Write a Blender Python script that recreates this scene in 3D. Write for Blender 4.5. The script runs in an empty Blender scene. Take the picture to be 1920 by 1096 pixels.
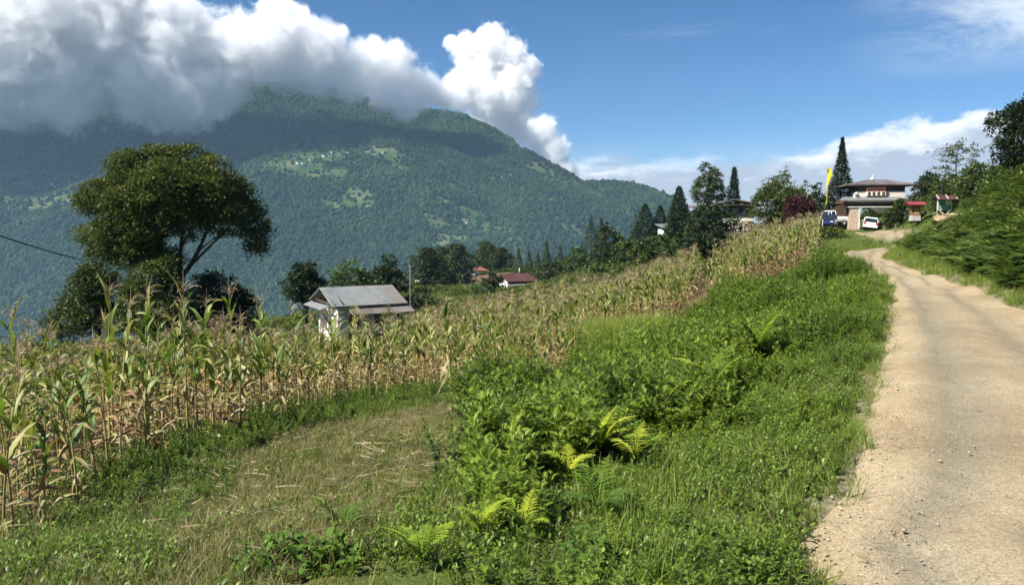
import bpy, math, random
import numpy as np
from mathutils import Vector, Matrix
R = math.radians
rng = np.random.default_rng(7)
random.seed(7)
SC = bpy.context.scene
COL = SC.collection

# ------------------------------------------------------------------ camera
F = 1400.0                       # focal length in photograph pixels (1920 wide)
CZ = 2.0                         # eye height over the road
PITCH = math.atan((548 - 430) / F)
cd = bpy.data.cameras.new("camera")
cam = bpy.data.objects.new("camera", cd)
COL.objects.link(cam)
cam.location = (0, 0, CZ)
cam.rotation_euler = (math.pi / 2 - PITCH, 0, 0)
cd.sensor_width = 36
cd.lens = 36 * F / 1920
cd.clip_start = 0.05
cd.clip_end = 60000
SC.camera = cam
cp, sp = math.cos(PITCH), math.sin(PITCH)

def ray(u, v):
    a, b = (u - 960) / F, (548 - v) / F
    return np.array([a, cp + b * sp, -sp + b * cp])
def W(u, v, d):                  # survey: point seen at u,v standing d metres ahead
    r = ray(u, v)
    return np.array([0, 0, CZ]) + r * (d / r[1])
def xu(u, d, v=500):
    return W(u, v, d)[0]

# ------------------------------------------------------------------ numpy noise
def _hash(ix, iy, iz, seed):
    h = (ix.astype(np.int64) * 374761393 + iy.astype(np.int64) * 668265263 + iz.astype(np.int64) * 2147483647 + seed * 974634777) & 0xFFFFFFFF
    h = ((h ^ (h >> 13)) * 1274126177) & 0xFFFFFFFF
    h = (h ^ (h >> 16)) * 2246822519 & 0xFFFFFFFF
    return ((h ^ (h >> 15)) & 0xFFFFFF).astype(np.float32) / float(0xFFFFFF)
def vnoise2(x, y, seed=0):
    ix, iy = np.floor(x), np.floor(y)
    fx, fy = (x - ix).astype(np.float32), (y - iy).astype(np.float32)
    fx = fx * fx * (3 - 2 * fx); fy = fy * fy * (3 - 2 * fy)
    z = np.zeros_like(ix)
    a = _hash(ix, iy, z, seed); b = _hash(ix + 1, iy, z, seed)
    c = _hash(ix, iy + 1, z, seed); d = _hash(ix + 1, iy + 1, z, seed)
    return (a * (1 - fx) + b * fx) * (1 - fy) + (c * (1 - fx) + d * fx) * fy
def fbm2(x, y, oct=4, seed=0):
    s = 0; a = 1; t = 0
    x = np.asarray(x, float); y = np.asarray(y, float)
    for o in range(oct):
        s = s + a * vnoise2(x * 2 ** o + o * 17.3, y * 2 ** o - o * 9.1, seed + o); t += a; a *= .5
    return s / t
def vnoise3(x, y, z, seed=0):
    ix, iy, iz = np.floor(x), np.floor(y), np.floor(z)
    fx, fy, fz = (x - ix), (y - iy), (z - iz)
    fx = fx * fx * (3 - 2 * fx); fy = fy * fy * (3 - 2 * fy); fz = fz * fz * (3 - 2 * fz)
    r = 0
    for dx in (0, 1):
        wx = fx if dx else 1 - fx
        for dy in (0, 1):
            wy = fy if dy else 1 - fy
            for dz in (0, 1):
                wz = fz if dz else 1 - fz
                r = r + _hash(ix + dx, iy + dy, iz + dz, seed) * wx * wy * wz
    return r
def sstep(a, b, x):
    t = np.clip((x - a) / (b - a), 0, 1)
    return t * t * (3 - 2 * t)

# ------------------------------------------------------------------ thin plate spline
class TPS:
    def __init__(s, pts, smooth=0.0, scale=1.0):
        P = np.array(pts, float); s.sc = scale
        s.c = P[:, :2] / scale; n = len(P)
        K = s.k(np.linalg.norm(s.c[:, None] - s.c[None], axis=2)) + np.eye(n) * smooth
        A = np.zeros((n + 3, n + 3)); A[:n, :n] = K
        A[:n, n] = 1; A[:n, n + 1:] = s.c; A[n, :n] = 1; A[n + 1:, :n] = s.c.T
        b = np.zeros(n + 3); b[:n] = P[:, 2]
        s.w = np.linalg.solve(A, b)
    @staticmethod
    def k(r):
        return np.where(r > 1e-9, r * r * np.log(np.maximum(r, 1e-9)), 0)
    def __call__(s, x, y):
        x = np.asarray(x, float); y = np.asarray(y, float)
        sh = np.broadcast(x, y).shape
        q = np.stack([np.broadcast_to(x, sh).ravel(), np.broadcast_to(y, sh).ravel()], 1) / s.sc
        out = np.empty(len(q)); n = len(s.c)
        for i in range(0, len(q), 40000):
            c = q[i:i + 40000]
            K = s.k(np.sqrt(((c[:, None] - s.c[None]) ** 2).sum(2)))
            out[i:i + 40000] = K @ s.w[:n] + s.w[n] + c @ s.w[n + 1:]
        return out.reshape(sh)

# ------------------------------------------------------------------ terrain survey
def zroad(d):
    return 2.0 * (max(d, 0) / 80.0) ** 1.5
def road_pt(u, v):
    lo, hi = 1.0, 82.0
    for _ in range(60):
        m = (lo + hi) / 2
        if W(u, v, m)[2] > zroad(m): lo = m
        else: hi = m
    return W(u, v, lo)
RL = [road_pt(u, v) for u, v in [(1540, 1096), (1535, 985), (1590, 870), (1622, 760), (1645, 680), (1660, 620), (1672, 570), (1672, 540), (1662, 520), (1630, 502), (1597, 489), (1582, 478), (1594, 470), (1640, 466), (1672, 461), (1668, 454), (1640, 447), (1618, 440), (1602, 435)]]
RR = [road_pt(u, v) for u, v in [(2290, 1096), (2250, 900), (2180, 760), (2060, 660), (1980, 612), (1920, 578), (1860, 556), (1800, 536), (1740, 516), (1690, 498), (1662, 488), (1658, 480), (1672, 471), (1692, 463), (1698, 455), (1697, 448), (1692, 441), (1688, 436), (1650, 432)]]
def WZ(u, d, z):
    return np.array([xu(u, d), d, z])
ctrl = []
for p in RL + RR: ctrl.append(p)
for p in [(960, 1096, 3.7), (500, 1096, 3.9), (0, 1096, 4.4), (1300, 1096, 3.75), (190, 1000, 6.2), (0, 1030, 5.6), (300, 850, 10), (540, 790, 12),
          (750, 740, 15), (600, 950, 6.5), (800, 850, 9), (860, 765, 12.5), (1040, 725, 16), (1200, 950, 5.4)]:
    ctrl.append(W(*p))
for p in [(1200, 18, -1.6), (1300, 8.5, -.45), (1450, 13, -.55), (1500, 22, -.5), (1300, 26, -1.7), (1150, 30, -2.2), (1050, 24, -2.0), (1440, 36, -.5), (1530, 38, .2), (1250, 38, -2.2),
          (100, 16, -2.3), (-200, 14, -2.2), (400, 20, -2.75), (620, 24, -3.2), (800, 30, -3.5), (1000, 38, -3.5), (1150, 45, -3.0), (1250, 50, -2.2), (1350, 55, -1.3), (1430, 58, -.2), (1530, 60, .9),
          (100, 30, -4.5), (400, 45, -6.6), (680, 57, -7.2), (330, 50, -6.8), (800, 60, -7.2), (1000, 70, -7.5), (1150, 75, -6), (1250, 76, -3.2), (1280, 100, .6), (1200, 105, -1.4), (1100, 105, -4.5),
          (1370, 95, 1.7), (1450, 85, 1.6), (1550, 80, 1.9), (1600, 80, 2.0), (1650, 83, 2.2), (1560, 95, 2.1), (1620, 120, 2.0),
          (900, 187, -9.3), (860, 165, -11.5), (960, 130, -9.2), (783, 160, -9.6), (660, 95, -9.4), (450, 80, -10.5), (200, 70, -9.5), (0, 50, -7), (1060, 150, -8.5), (1130, 135, -5.5), (-200, 60, -9),
          (900, 260, -26), (600, 165, -22), (300, 140, -22), (1150, 250, -25), (1300, 170, -4), (1400, 190, -5), (1600, 200, -4), (1750, 200, -2),
          (1920, 21, .8), (1920, 27, 2.0), (1920, 45, 5.5), (1800, 29, .8), (1800, 37, 2.0), (1800, 74, 6.0), (1800, 50, 3.1), (1765, 68, 3.1), (1765, 58, 2.5), (1740, 64, 2.6), (1700, 44, 1.0), (1712, 62, 2.2), (1720, 82, 4.2), (1700, 110, 4), (1850, 95, 8.5), (2100, 45, 8), (2100, 24, 3), (2150, 14, .6),
          (2500, 60, 13), (2400, 25, 4)]:
    ctrl.append(WZ(*p))
for p in [(0, 0.5, .28), (0, -6, .3), (2.0, -6, 0), (-6, -6, -.4), (7, -6, .1), (12, -6, .7), (-16, 0, -1.5), (-16, 9, -2.0), (-2, 1.5, .12), (6.5, 3, .0), (10, 4, .4)]:
    ctrl.append(np.array(p))
_tps = TPS(ctrl, smooth=2e-4, scale=20.0)
XMIN, XMAX, YMIN, YMAX = -140, 150, -9, 280
def H(x, y):
    x = np.asarray(x, float); y = np.asarray(y, float)
    xc = np.clip(x, XMIN, XMAX); yc = np.clip(y, YMIN, YMAX)
    z = _tps(xc, yc)
    out = np.sqrt((x - xc) ** 2 + (y - yc) ** 2)
    s = sstep(0, 900, out)
    z = z * (1 - s) - 690 * s
    return z
def G(u, v, dmax=300):           # where the sight line of a survey mark meets the ground
    r = ray(u, v)
    d = np.concatenate([np.linspace(2, 60, 600), np.linspace(60, dmax, 500)])
    P = np.array([0, 0, CZ])[None] + r[None] * (d / r[1])[:, None]
    h = H(P[:, 0], P[:, 1])
    k = np.argmax(P[:, 2] < h)
    return P[k]

def inpoly(x, y, poly):
    x = np.asarray(x); y = np.asarray(y); c = np.zeros(x.shape, bool)
    n = len(poly)
    for i in range(n):
        x1, y1 = poly[i][:2]; x2, y2 = poly[(i + 1) % n][:2]
        if y1 == y2: continue
        cond = ((y1 > y) != (y2 > y)) & (x < (x2 - x1) * (y - y1) / (y2 - y1) + x1)
        c ^= cond
    return c
def polydist(x, y, line):        # distance to a polyline
    d = np.full(np.shape(x), 1e9)
    for (a, b) in zip(line[:-1], line[1:]):
        ax, ay = a[0], a[1]; dx, dy = b[0] - ax, b[1] - ay
        L = dx * dx + dy * dy + 1e-12
        t = np.clip(((x - ax) * dx + (y - ay) * dy) / L, 0, 1)
        d = np.minimum(d, np.hypot(x - ax - t * dx, y - ay - t * dy))
    return d
def smooth_line(P, n=160):       # Catmull-Rom through the survey marks
    P = np.array(P); out = []
    Q = np.vstack([2 * P[0] - P[1], P, 2 * P[-1] - P[-2]])
    for i in range(1, len(Q) - 2):
        p0, p1, p2, p3 = Q[i - 1:i + 3]
        for t in np.linspace(0, 1, 9)[:-1]:
            out.append(.5 * (2 * p1 + (p2 - p0) * t + (2 * p0 - 5 * p1 + 4 * p2 - p3) * t * t + (3 * p1 - p0 - 3 * p2 + p3) * t ** 3))
    out.append(P[-1])
    return np.array(out)
EL = smooth_line([np.array([.9, -6, 0]), np.array([1.1, 0, 0])] + RL)
ER = smooth_line([np.array([4.2, -6, 0]), np.array([4.3, 0, 0])] + RR)
ROADPOLY = np.vstack([EL, ER[::-1]])
def on_road(x, y): return inpoly(x, y, ROADPOLY)
def road_dist(x, y): return np.minimum(polydist(x, y, EL), polydist(x, y, ER))

# ------------------------------------------------------------------ object helpers
def tag(o, label=None, cat=None, group=None, kind=None):
    if label: o["label"] = label
    if cat: o["category"] = cat
    if group: o["group"] = group
    if kind: o["kind"] = kind
    return o
def empty(name, loc=(0, 0, 0), rz=0, label=None, cat=None, group=None):
    o = bpy.data.objects.new(name, None)
    COL.objects.link(o); o.location = loc; o.rotation_euler = (0, 0, rz)
    o.empty_display_size = .2
    return tag(o, label, cat, group)
def copy_tree(o, parent=None):
    c = o.copy(); COL.objects.link(c); c.parent = parent
    for ch in list(o.children): copy_tree(ch, c)
    return c
def np_mesh(name, V, faces, mat_index=None, tint=None, smooth=False):
    """faces: ndarray (n,3|4) or list of such arrays"""
    if isinstance(faces, np.ndarray): faces = [faces]
    faces = [f for f in faces if len(f)]
    me = bpy.data.meshes.new(name)
    V = np.asarray(V, np.float32)
    me.vertices.add(len(V)); me.vertices.foreach_set("co", V.ravel())
    tot = sum(f.size for f in faces); nf = sum(len(f) for f in faces)
    me.loops.add(tot); me.polygons.add(nf)
    me.loops.foreach_set("vertex_index", np.concatenate([f.ravel() for f in faces]).astype(np.int32))
    sizes = np.concatenate([np.full(len(f), f.shape[1], np.int32) for f in faces])
    st = np.zeros(nf, np.int32); st[1:] = np.cumsum(sizes)[:-1]
    me.polygons.foreach_set("loop_start", st)
    me.polygons.foreach_set("loop_total", sizes)
    if mat_index is not None: me.polygons.foreach_set("material_index", np.asarray(mat_index, np.int32))
    if smooth: me.polygons.foreach_set("use_smooth", np.ones(nf, bool))
    me.update(calc_edges=True)
    if tint is not None:
        a = me.attributes.new("tint", 'FLOAT', 'FACE'); a.data.foreach_set("value", np.asarray(tint, np.float32))
    return me
def link(name, me, mats=None, parent=None, loc=None):
    o = bpy.data.objects.new(name, me); COL.objects.link(o)
    if mats is not None:
        for m in (mats if isinstance(mats, (list, tuple)) else [mats]): me.materials.append(m)
    if parent is not None: o.parent = parent
    if loc is not None: o.location = loc
    return o

class MB:
    """collects primitives into one mesh"""
    def __init__(s): s.v = []; s.f = []; s.m = []; s.sm = []
    def add(s, vs, fs, m=0, smooth=False):
        b = len(s.v); s.v += [tuple(map(float, p)) for p in vs]
        s.f += [tuple(b + i for i in f) for f in fs]; s.m += [m] * len(fs); s.sm += [smooth] * len(fs)
    def box(s, c, size, m=0, rz=0, taper=1.0, M=None):
        x, y, z = (k / 2 for k in size); vs = []
        for dz in (-1, 1):
            t = taper if dz > 0 else 1
            for dx, dy in ((-1, -1), (1, -1), (1, 1), (-1, 1)): vs.append(Vector((dx * x * t, dy * y * t, dz * z)))
        if M is not None: vs = [M @ p for p in vs]
        r = Matrix.Rotation(rz, 3, 'Z'); vs = [r @ p + Vector(c) for p in vs]
        s.add(vs, [(0, 3, 2, 1), (4, 5, 6, 7), (0, 1, 5, 4), (1, 2, 6, 5), (2, 3, 7, 6), (3, 0, 4, 7)], m)
    def tube(s, pts, rad, n=6, m=0, caps=True, smooth=True):
        pts = [Vector(p) for p in pts]; k = len(pts)
        if not hasattr(rad, '__len__'): rad = [rad] * k
        ring = []; up = Vector((0.31, .17, .93))
        for i, p in enumerate(pts):
            t = (pts[min(i + 1, k - 1)] - pts[max(i - 1, 0)]).normalized()
            a = t.cross(up)
            if a.length < .05: a = t.cross(Vector((1, 0, 0)))
            a.normalize(); b = t.cross(a)
            for j in range(n):
                q = 2 * math.pi * j / n
                ring.append(p + (a * math.cos(q) + b * math.sin(q)) * rad[i])
        fs = []
        for i in range(k - 1):
            for j in range(n):
                fs.append((i * n + j, i * n + (j + 1) % n, (i + 1) * n + (j + 1) % n, (i + 1) * n + j))
        if caps: fs.append(tuple(range(n))[::-1]); fs.append(tuple((k - 1) * n + j for j in range(n)))
        s.add(ring, fs, m, smooth)
    def prism(s, outline, a, b, axis='y', m=0):
        """outline of 2-D points extruded from a to b along an axis"""
        n = len(outline)
        def P(p, t):
            return {'y': (p[0], t, p[1]), 'x': (t, p[0], p[1]), 'z': (p[0], p[1], t)}[axis]
        vs = [P(p, a) for p in outline] + [P(p, b) for p in outline]
        fs = [tuple(range(n)), tuple(range(n, 2 * n))[::-1]] + [(i, i + n, (i + 1) % n + n, (i + 1) % n) for i in range(n)]
        s.add(vs, fs, m)
    def build(s, name, mats, parent=None, loc=None):
        me = bpy.data.meshes.new(name); me.from_pydata(s.v, [], s.f)
        me.polygons.foreach_set("material_index", s.m); me.polygons.foreach_set("use_smooth", s.sm)
        me.update()
        import bmesh
        bm = bmesh.new(); bm.from_mesh(me); bmesh.ops.recalc_face_normals(bm, faces=bm.faces); bm.to_mesh(me); bm.free()
        return link(name, me, mats, parent, loc)

# ------------------------------------------------------------------ materials
def newmat(name):
    m = bpy.data.materials.new(name); m.use_nodes = True
    nt = m.node_tree; nt.nodes.clear()
    out = nt.nodes.new("ShaderNodeOutputMaterial")
    return m, nt, out
def nd(nt, t, **kw):
    n = nt.nodes.new(t)
    for k, v in kw.items():
        if k.startswith("i_"):
            key = k[2:]
            key = int(key) if key.isdigit() else key.replace("_", " ")
            n.inputs[key].default_value = v
        else: setattr(n, k, v)
    return n
def ramp(nt, stops, interp='LINEAR'):
    n = nt.nodes.new("ShaderNodeValToRGB"); cr = n.color_ramp; cr.interpolation = interp
    while len(cr.elements) > 1: cr.elements.remove(cr.elements[-1])
    cr.elements[0].position = stops[0][0]; cr.elements[0].color = (*stops[0][1], 1)
    for p, c in stops[1:]:
        e = cr.elements.new(p); e.color = (*c, 1)
    return n
def leaf_mat(name, stops, trans=.3, rough=.55, use_random=.35, spec=.25, uspread=1.0):
    """leaf colours from the tint of each leaf plus a random shift per plant"""
    m, nt, out = newmat(name); L = nt.links.new
    at = nd(nt, "ShaderNodeAttribute", attribute_name="tint")
    oi = nd(nt, "ShaderNodeObjectInfo")
    mr = nd(nt, "ShaderNodeMath", operation='MULTIPLY_ADD'); L(oi.outputs["Random"], mr.inputs[0]); mr.inputs[1].default_value = use_random; mr.inputs[2].default_value = -use_random / 2
    ad = nd(nt, "ShaderNodeMath", operation='ADD', use_clamp=True); L(at.outputs["Fac"], ad.inputs[0]); L(mr.outputs[0], ad.inputs[1])
    cr = ramp(nt, stops); L(ad.outputs[0], cr.inputs[0])
    p = nd(nt, "ShaderNodeBsdfPrincipled"); p.inputs["Roughness"].default_value = rough; p.inputs["Specular IOR Level"].default_value = spec
    L(cr.outputs[0], p.inputs["Base Color"])
    if trans > 0:
        t = nd(nt, "ShaderNodeBsdfTranslucent")
        hs = nd(nt, "ShaderNodeHueSaturation"); hs.inputs["Value"].default_value = 1.25; hs.inputs["Saturation"].default_value = 1.1
        L(cr.outputs[0], hs.inputs["Color"]); L(hs.outputs[0], t.inputs["Color"])
        mx = nd(nt, "ShaderNodeMixShader"); mx.inputs[0].default_value = trans
        L(p.outputs[0], mx.inputs[1]); L(t.outputs[0], mx.inputs[2]); L(mx.outputs[0], out.inputs[0])
    else: L(p.outputs[0], out.inputs[0])
    return m
def rough_mat(name, c1, c2, scale=4.0, rough=.8, bump=.0, bscale=30.0, c3=None, metallic=0, spec=.3, stretch=None, coat=0):
    """two or three colours mottled by noise, optional bump"""
    m, nt, out = newmat(name); L = nt.links.new
    tc = nd(nt, "ShaderNodeTexCoord"); src = tc.outputs["Object"]
    if stretch:
        mp = nd(nt, "ShaderNodeMapping"); mp.inputs["Scale"].default_value = stretch; L(src, mp.inputs[0]); src = mp.outputs[0]
    n = nd(nt, "ShaderNodeTexNoise"); n.inputs["Scale"].default_value = scale; n.inputs["Detail"].default_value = 6; L(src, n.inputs[0])
    st = [(.3, c1), (.7, c2)]
    if c3: st = [(.28, c1), (.5, c2), (.72, c3)]
    cr = ramp(nt, st); L(n.outputs[0], cr.inputs[0])
    p = nd(nt, "ShaderNodeBsdfPrincipled"); p.inputs["Roughness"].default_value = rough; p.inputs["Metallic"].default_value = metallic; p.inputs["Specular IOR Level"].default_value = spec
    p.inputs["Coat Weight"].default_value = coat
    L(cr.outputs[0], p.inputs["Base Color"])
    if bump:
        n2 = nd(nt, "ShaderNodeTexNoise"); n2.inputs["Scale"].default_value = bscale; n2.inputs["Detail"].default_value = 4; L(src, n2.inputs[0])
        b = nd(nt, "ShaderNodeBump"); b.inputs["Strength"].default_value = bump; b.inputs["Distance"].default_value = .05
        L(n2.outputs[0], b.inputs["Height"]); L(b.outputs[0], p.inputs["Normal"])
    L(p.outputs[0], out.inputs[0])
    return m

# ------------------------------------------------------------------ light, sky
SUN = Vector((-0.66, -0.36, 0.80)).normalized()
EXPOSURE = 1.25
SC.view_settings.view_transform = 'Standard'; SC.view_settings.look = 'None'
SC.view_settings.exposure = EXPOSURE; SC.view_settings.gamma = 1; SC.view_settings.use_curve_mapping = False
sl = bpy.data.lights.new("sun", 'SUN'); sl.energy = 5.0; sl.angle = R(.53); sl.color = (1, .955, .88)
so = bpy.data.objects.new("sun", sl); COL.objects.link(so); so.location = (0, 0, 50)
so.rotation_euler = SUN.to_track_quat('Z', 'Y').to_euler()
w = bpy.data.worlds.new("World"); SC.world = w; w.use_nodes = True
nt = w.node_tree; nt.nodes.clear(); L = nt.links.new
wo = nd(nt, "ShaderNodeOutputWorld"); bg = nd(nt, "ShaderNodeBackground")
sky = nd(nt, "ShaderNodeTexSky", sky_type='NISHITA'); sky.sun_disc = False
sky.sun_elevation = math.asin(SUN.z); sky.sun_rotation = math.atan2(SUN.x, SUN.y)
sky.altitude = 2500; sky.air_density = 1.0; sky.dust_density = .05; sky.ozone_density = 3.0
bg.inputs[1].default_value = .050
# distant clouds of the sky: everything by view direction (azimuth x elevation)
tc = nd(nt, "ShaderNodeTexCoord"); sx = nd(nt, "ShaderNodeSeparateXYZ"); L(tc.outputs["Generated"], sx.inputs[0])
def M(op, a, b=None, clamp=False, c=None):
    n = nd(nt, "ShaderNodeMath", operation=op, use_clamp=clamp)
    for i, q in enumerate((a, b, c)):
        if q is None: continue
        if isinstance(q, (int, float)): n.inputs[i].default_value = q
        else: L(q, n.inputs[i])
    return n.outputs[0]
az = M('ARCTAN2', sx.outputs[0], sx.outputs[1]); hyp = M('SQRT', M('ADD', M('MULTIPLY', sx.outputs[0], sx.outputs[0]), M('MULTIPLY', sx.outputs[1], sx.outputs[1])))
el = M('ARCTAN2', sx.outputs[2], hyp)
def noise(ax, ay, scale, detail=7, rough=.55, off=0.0, dist=0.0):
    cb = nd(nt, "ShaderNodeCombineXYZ"); L(M('MULTIPLY', az, ax), cb.inputs[0]); L(M('MULTIPLY', el, ay), cb.inputs[1]); cb.inputs[2].default_value = off
    n = nd(nt, "ShaderNodeTexNoise"); n.inputs["Scale"].default_value = scale; n.inputs["Detail"].default_value = detail; n.inputs["Roughness"].default_value = rough; n.inputs["Distortion"].default_value = dist
    L(cb.outputs[0], n.inputs[0]); return n.outputs[0]
def mrange(x, a, b, c=0.0, d=1.0):
    n = nd(nt, "ShaderNodeMapRange", interpolation_type='SMOOTHSTEP'); L(x, n.inputs[0])
    for i, q in zip((1, 2, 3, 4), (a, b, c, d)):
        if isinstance(q, (int, float)): n.inputs[i].default_value = q
        else: L(q, n.inputs[i])
    return n.outputs[0]
def over(base, colr, fac):
    n = nd(nt, "ShaderNodeMix", data_type='RGBA'); L(fac, n.inputs[0]); L(base, n.inputs[6])
    if isinstance(colr, tuple): n.inputs[7].default_value = (*colr, 1)
    else: L(colr, n.inputs[7])
    return n.outputs[2]
hsv = nd(nt, 'ShaderNodeHueSaturation'); hsv.inputs['Saturation'].default_value = 1.22; L(sky.outputs[0], hsv.inputs['Color'])
skyc = hsv.outputs[0]
# low cumulus bank: its top edge rises with azimuth
bank_top = M('ADD', mrange(az, .30, .56, .096, .128), M('MULTIPLY', M('SUBTRACT', noise(1, 1.4, 14, 8, .6, 3.1), .5), .075))
depth = M('SUBTRACT', bank_top, el)
bank = mrange(depth, -.005, M('ADD', mrange(az, .42, .28, .010, .030), 0))
gaps = mrange(noise(1, 3.4, 9, 8, .6, 9.7), .25, .45)
gaps2 = M('MAXIMUM', gaps, mrange(az, .44, .52))
bankf = M('MULTIPLY', M('MULTIPLY', bank, gaps2), mrange(az, .15, .45, .85, .95))
shade = mrange(M('ADD', depth, M('MULTIPLY', M('SUBTRACT', noise(1, 2.6, 22, 6, .6, 5.0), .5), .06)), .004, .04)
shade = M('MAXIMUM', shade, M('MULTIPLY', mrange(az, .42, .30), mrange(noise(1, 4.5, 9, 7, .6, 2.2), .60, .44)))
bankcol = over(nd(nt, "ShaderNodeRGB").outputs[0], (4.3, 5.0, 6.1), shade)
nt.nodes[-2].outputs[0].default_value if False else None
# thin veil below everything and a fan of cirrus at the upper right
veil = mrange(el, .05, .125, .95, 0.0)
skyc = over(skyc, (4.8, 5.6, 6.9), M('MULTIPLY', veil, mrange(noise(1, 4, 6, 6, .55, 1.3), .3, .7)))
skyc = over(skyc, bankcol, bankf)
cir = M('MULTIPLY', M('MULTIPLY', mrange(az, .38, .58), M('MULTIPLY', mrange(el, .16, .22), mrange(el, .40, .26))), mrange(noise(1.0, 2.4, 5.5, 9, .68, 7.7, .6), .30, .68))
skyc = over(skyc, (7.4, 8.2, 9.2), M('MULTIPLY', cir, .9))
wisp = M('MULTIPLY', mrange(noise(1.0, 5.0, 4.5, 8, .62, 12.7, .4), .60, .80), M('MULTIPLY', mrange(el, .1, .16), mrange(el, .30, .2)))
skyc = over(skyc, (7.0, 7.8, 9.0), M('MULTIPLY', wisp, .35))
L(skyc, bg.inputs[0]); L(bg.outputs[0], wo.inputs[0])
for n in nt.nodes:
    if n.type == 'RGB': n.outputs[0].default_value = (10.0, 10.2, 10.6, 1)

# ------------------------------------------------------------------ render settings
SC.render.engine = 'CYCLES'
cy = SC.cycles
cy.use_denoising = True
cy.max_bounces = 7; cy.diffuse_bounces = 3; cy.glossy_bounces = 2; cy.transmission_bounces = 4; cy.volume_bounces = 9; cy.transparent_max_bounces = 8
cy.use_adaptive_sampling = True; cy.adaptive_threshold = .02
cy.caustics_reflective = False; cy.caustics_refractive = False
# ================================================================== SETTING: ground and road
def spaced(near, far0, far1, s0, growth, smax=120):
    """coordinates dense between near[0] and near[1], widening outwards"""
    a = list(np.arange(near[0], near[1] + 1e-6, s0)); s = s0
    b = a[-1]
    while b < far1: s = min(s * growth, smax); b += s; a.append(min(b, far1))
    s = s0; b = a[0]; pre = []
    while b > far0: s = min(s * growth, smax); b -= s; pre.append(max(b, far0))
    return np.array(pre[::-1] + a)
gx = spaced((-10, 16), -1080, 1080, .22, 1.06)
gy = spaced((1.5, 26), -9, 1485, .22, 1.05)
GX, GY = np.meshgrid(gx, gy)
GZ = H(GX, GY)
rough_amp = .10 * sstep(0, .8, road_dist(GX, GY)) * (~on_road(GX, GY))
GZ += (fbm2(GX * .9, GY * .9, 4, 3) - .5) * rough_amp * 1.6
GZ -= np.where(on_road(GX, GY), .09 * sstep(0, .35, road_dist(GX, GY)), 0)
nx, ny = len(gx), len(gy)
idx = np.arange(nx * ny).reshape(ny, nx)
quads = np.stack([idx[:-1, :-1], idx[:-1, 1:], idx[1:, 1:], idx[1:, :-1]], -1).reshape(-1, 4)
gm = np_mesh("ground", np.stack([GX, GY, GZ], -1).reshape(-1, 3), quads, smooth=True)
# zones in plan
def UD(lst): return [(xu(u, d), d) for u, d in lst]
CORN = UD([(-900, 5), (30, 5.6), (190, 6.3), (225, 9), (330, 9.9), (540, 12), (750, 14.8), (880, 16.3), (1070, 18), (1090, 21), (1040, 23), (1150, 27), (1290, 30), (1330, 33), (1400, 35), (1520, 37.5), (1535, 42), (1525, 60),
           (1430, 58), (1350, 55), (1250, 50), (1150, 45), (1000, 38), (800, 30), (400, 21), (100, 17), (-100, 15.5), (-900, 10)])
DRY = UD([(215, 7.4), (330, 9.1), (560, 11.2), (860, 12.9), (882, 9.6), (850, 7.6), (800, 6.2), (720, 5.0), (650, 4.2), (560, 3.7), (420, 3.6), (310, 4.2), (215, 5.6)])
TALLG = UD([(1060, 22), (1080, 27), (1180, 27.5), (1260, 24), (1210, 21.5), (1110, 20)])
GAP = UD([(1290, 30), (1350, 40), (1370, 52), (1325, 52), (1300, 40)])
BROWN = UD([(815, 172), (850, 160), (945, 166), (960, 188), (880, 192), (830, 186)])
dryv = (inpoly(GX, GY, DRY) * 1.0).ravel()
d_edge = polydist(GX, GY, DRY + [DRY[0]]).ravel()
dryv = np.where(dryv > 0, .5 + .5 * sstep(0, .5, d_edge), .5 - .5 * sstep(0, .5, d_edge))
a = gm.attributes.new("dry", 'FLOAT', 'POINT'); a.data.foreach_set("value", dryv.astype(np.float32))
corn_soil = inpoly(GX, GY, CORN).ravel() * 1.0
brown = inpoly(GX, GY, BROWN).ravel() * 1.0
edge_dirt = np.clip(sstep(1.1, .1, road_dist(GX, GY)).ravel(), 0, 1)
a = gm.attributes.new("edge", 'FLOAT', 'POINT'); a.data.foreach_set("value", edge_dirt.astype(np.float32))
a = gm.attributes.new("soil", 'FLOAT', 'POINT'); a.data.foreach_set("value", np.maximum(corn_soil, brown).astype(np.float32))
m, nt, out = newmat("ground_soil_and_turf"); L = nt.links.new
tcn = nd(nt, "ShaderNodeTexCoord")
n1 = nd(nt, "ShaderNodeTexNoise"); n1.inputs["Scale"].default_value = .8; n1.inputs["Detail"].default_value = 9; n1.inputs["Roughness"].default_value = .65; L(tcn.outputs["Object"], n1.inputs[0])
n2 = nd(nt, "ShaderNodeTexNoise"); n2.inputs["Scale"].default_value = 24; n2.inputs["Detail"].default_value = 5; L(tcn.outputs["Object"], n2.inputs[0])
turf = ramp(nt, [(.3, (.035, .055, .012)), (.5, (.06, .085, .02)), (.7, (.10, .10, .035))]); L(n1.outputs[0], turf.inputs[0])
dryc = ramp(nt, [(.28, (.04, .048, .014)), (.42, (.085, .075, .03)), (.55, (.16, .12, .06)), (.66, (.085, .08, .03)), (.78, (.05, .04, .02))]); L(n2.outputs[0], dryc.inputs[0])
soilc = ramp(nt, [(.3, (.09, .062, .035)), (.7, (.17, .11, .06))]); L(n2.outputs[0], soilc.inputs[0])
ad = nd(nt, "ShaderNodeAttribute", attribute_name="dry"); as_ = nd(nt, "ShaderNodeAttribute", attribute_name="soil")
m1 = nd(nt, "ShaderNodeMix", data_type='RGBA'); L(ad.outputs["Fac"], m1.inputs[0]); L(turf.outputs[0], m1.inputs[6]); L(dryc.outputs[0], m1.inputs[7])
m2 = nd(nt, "ShaderNodeMix", data_type='RGBA'); L(as_.outputs["Fac"], m2.inputs[0]); L(m1.outputs[2], m2.inputs[6]); L(soilc.outputs[0], m2.inputs[7])
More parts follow.
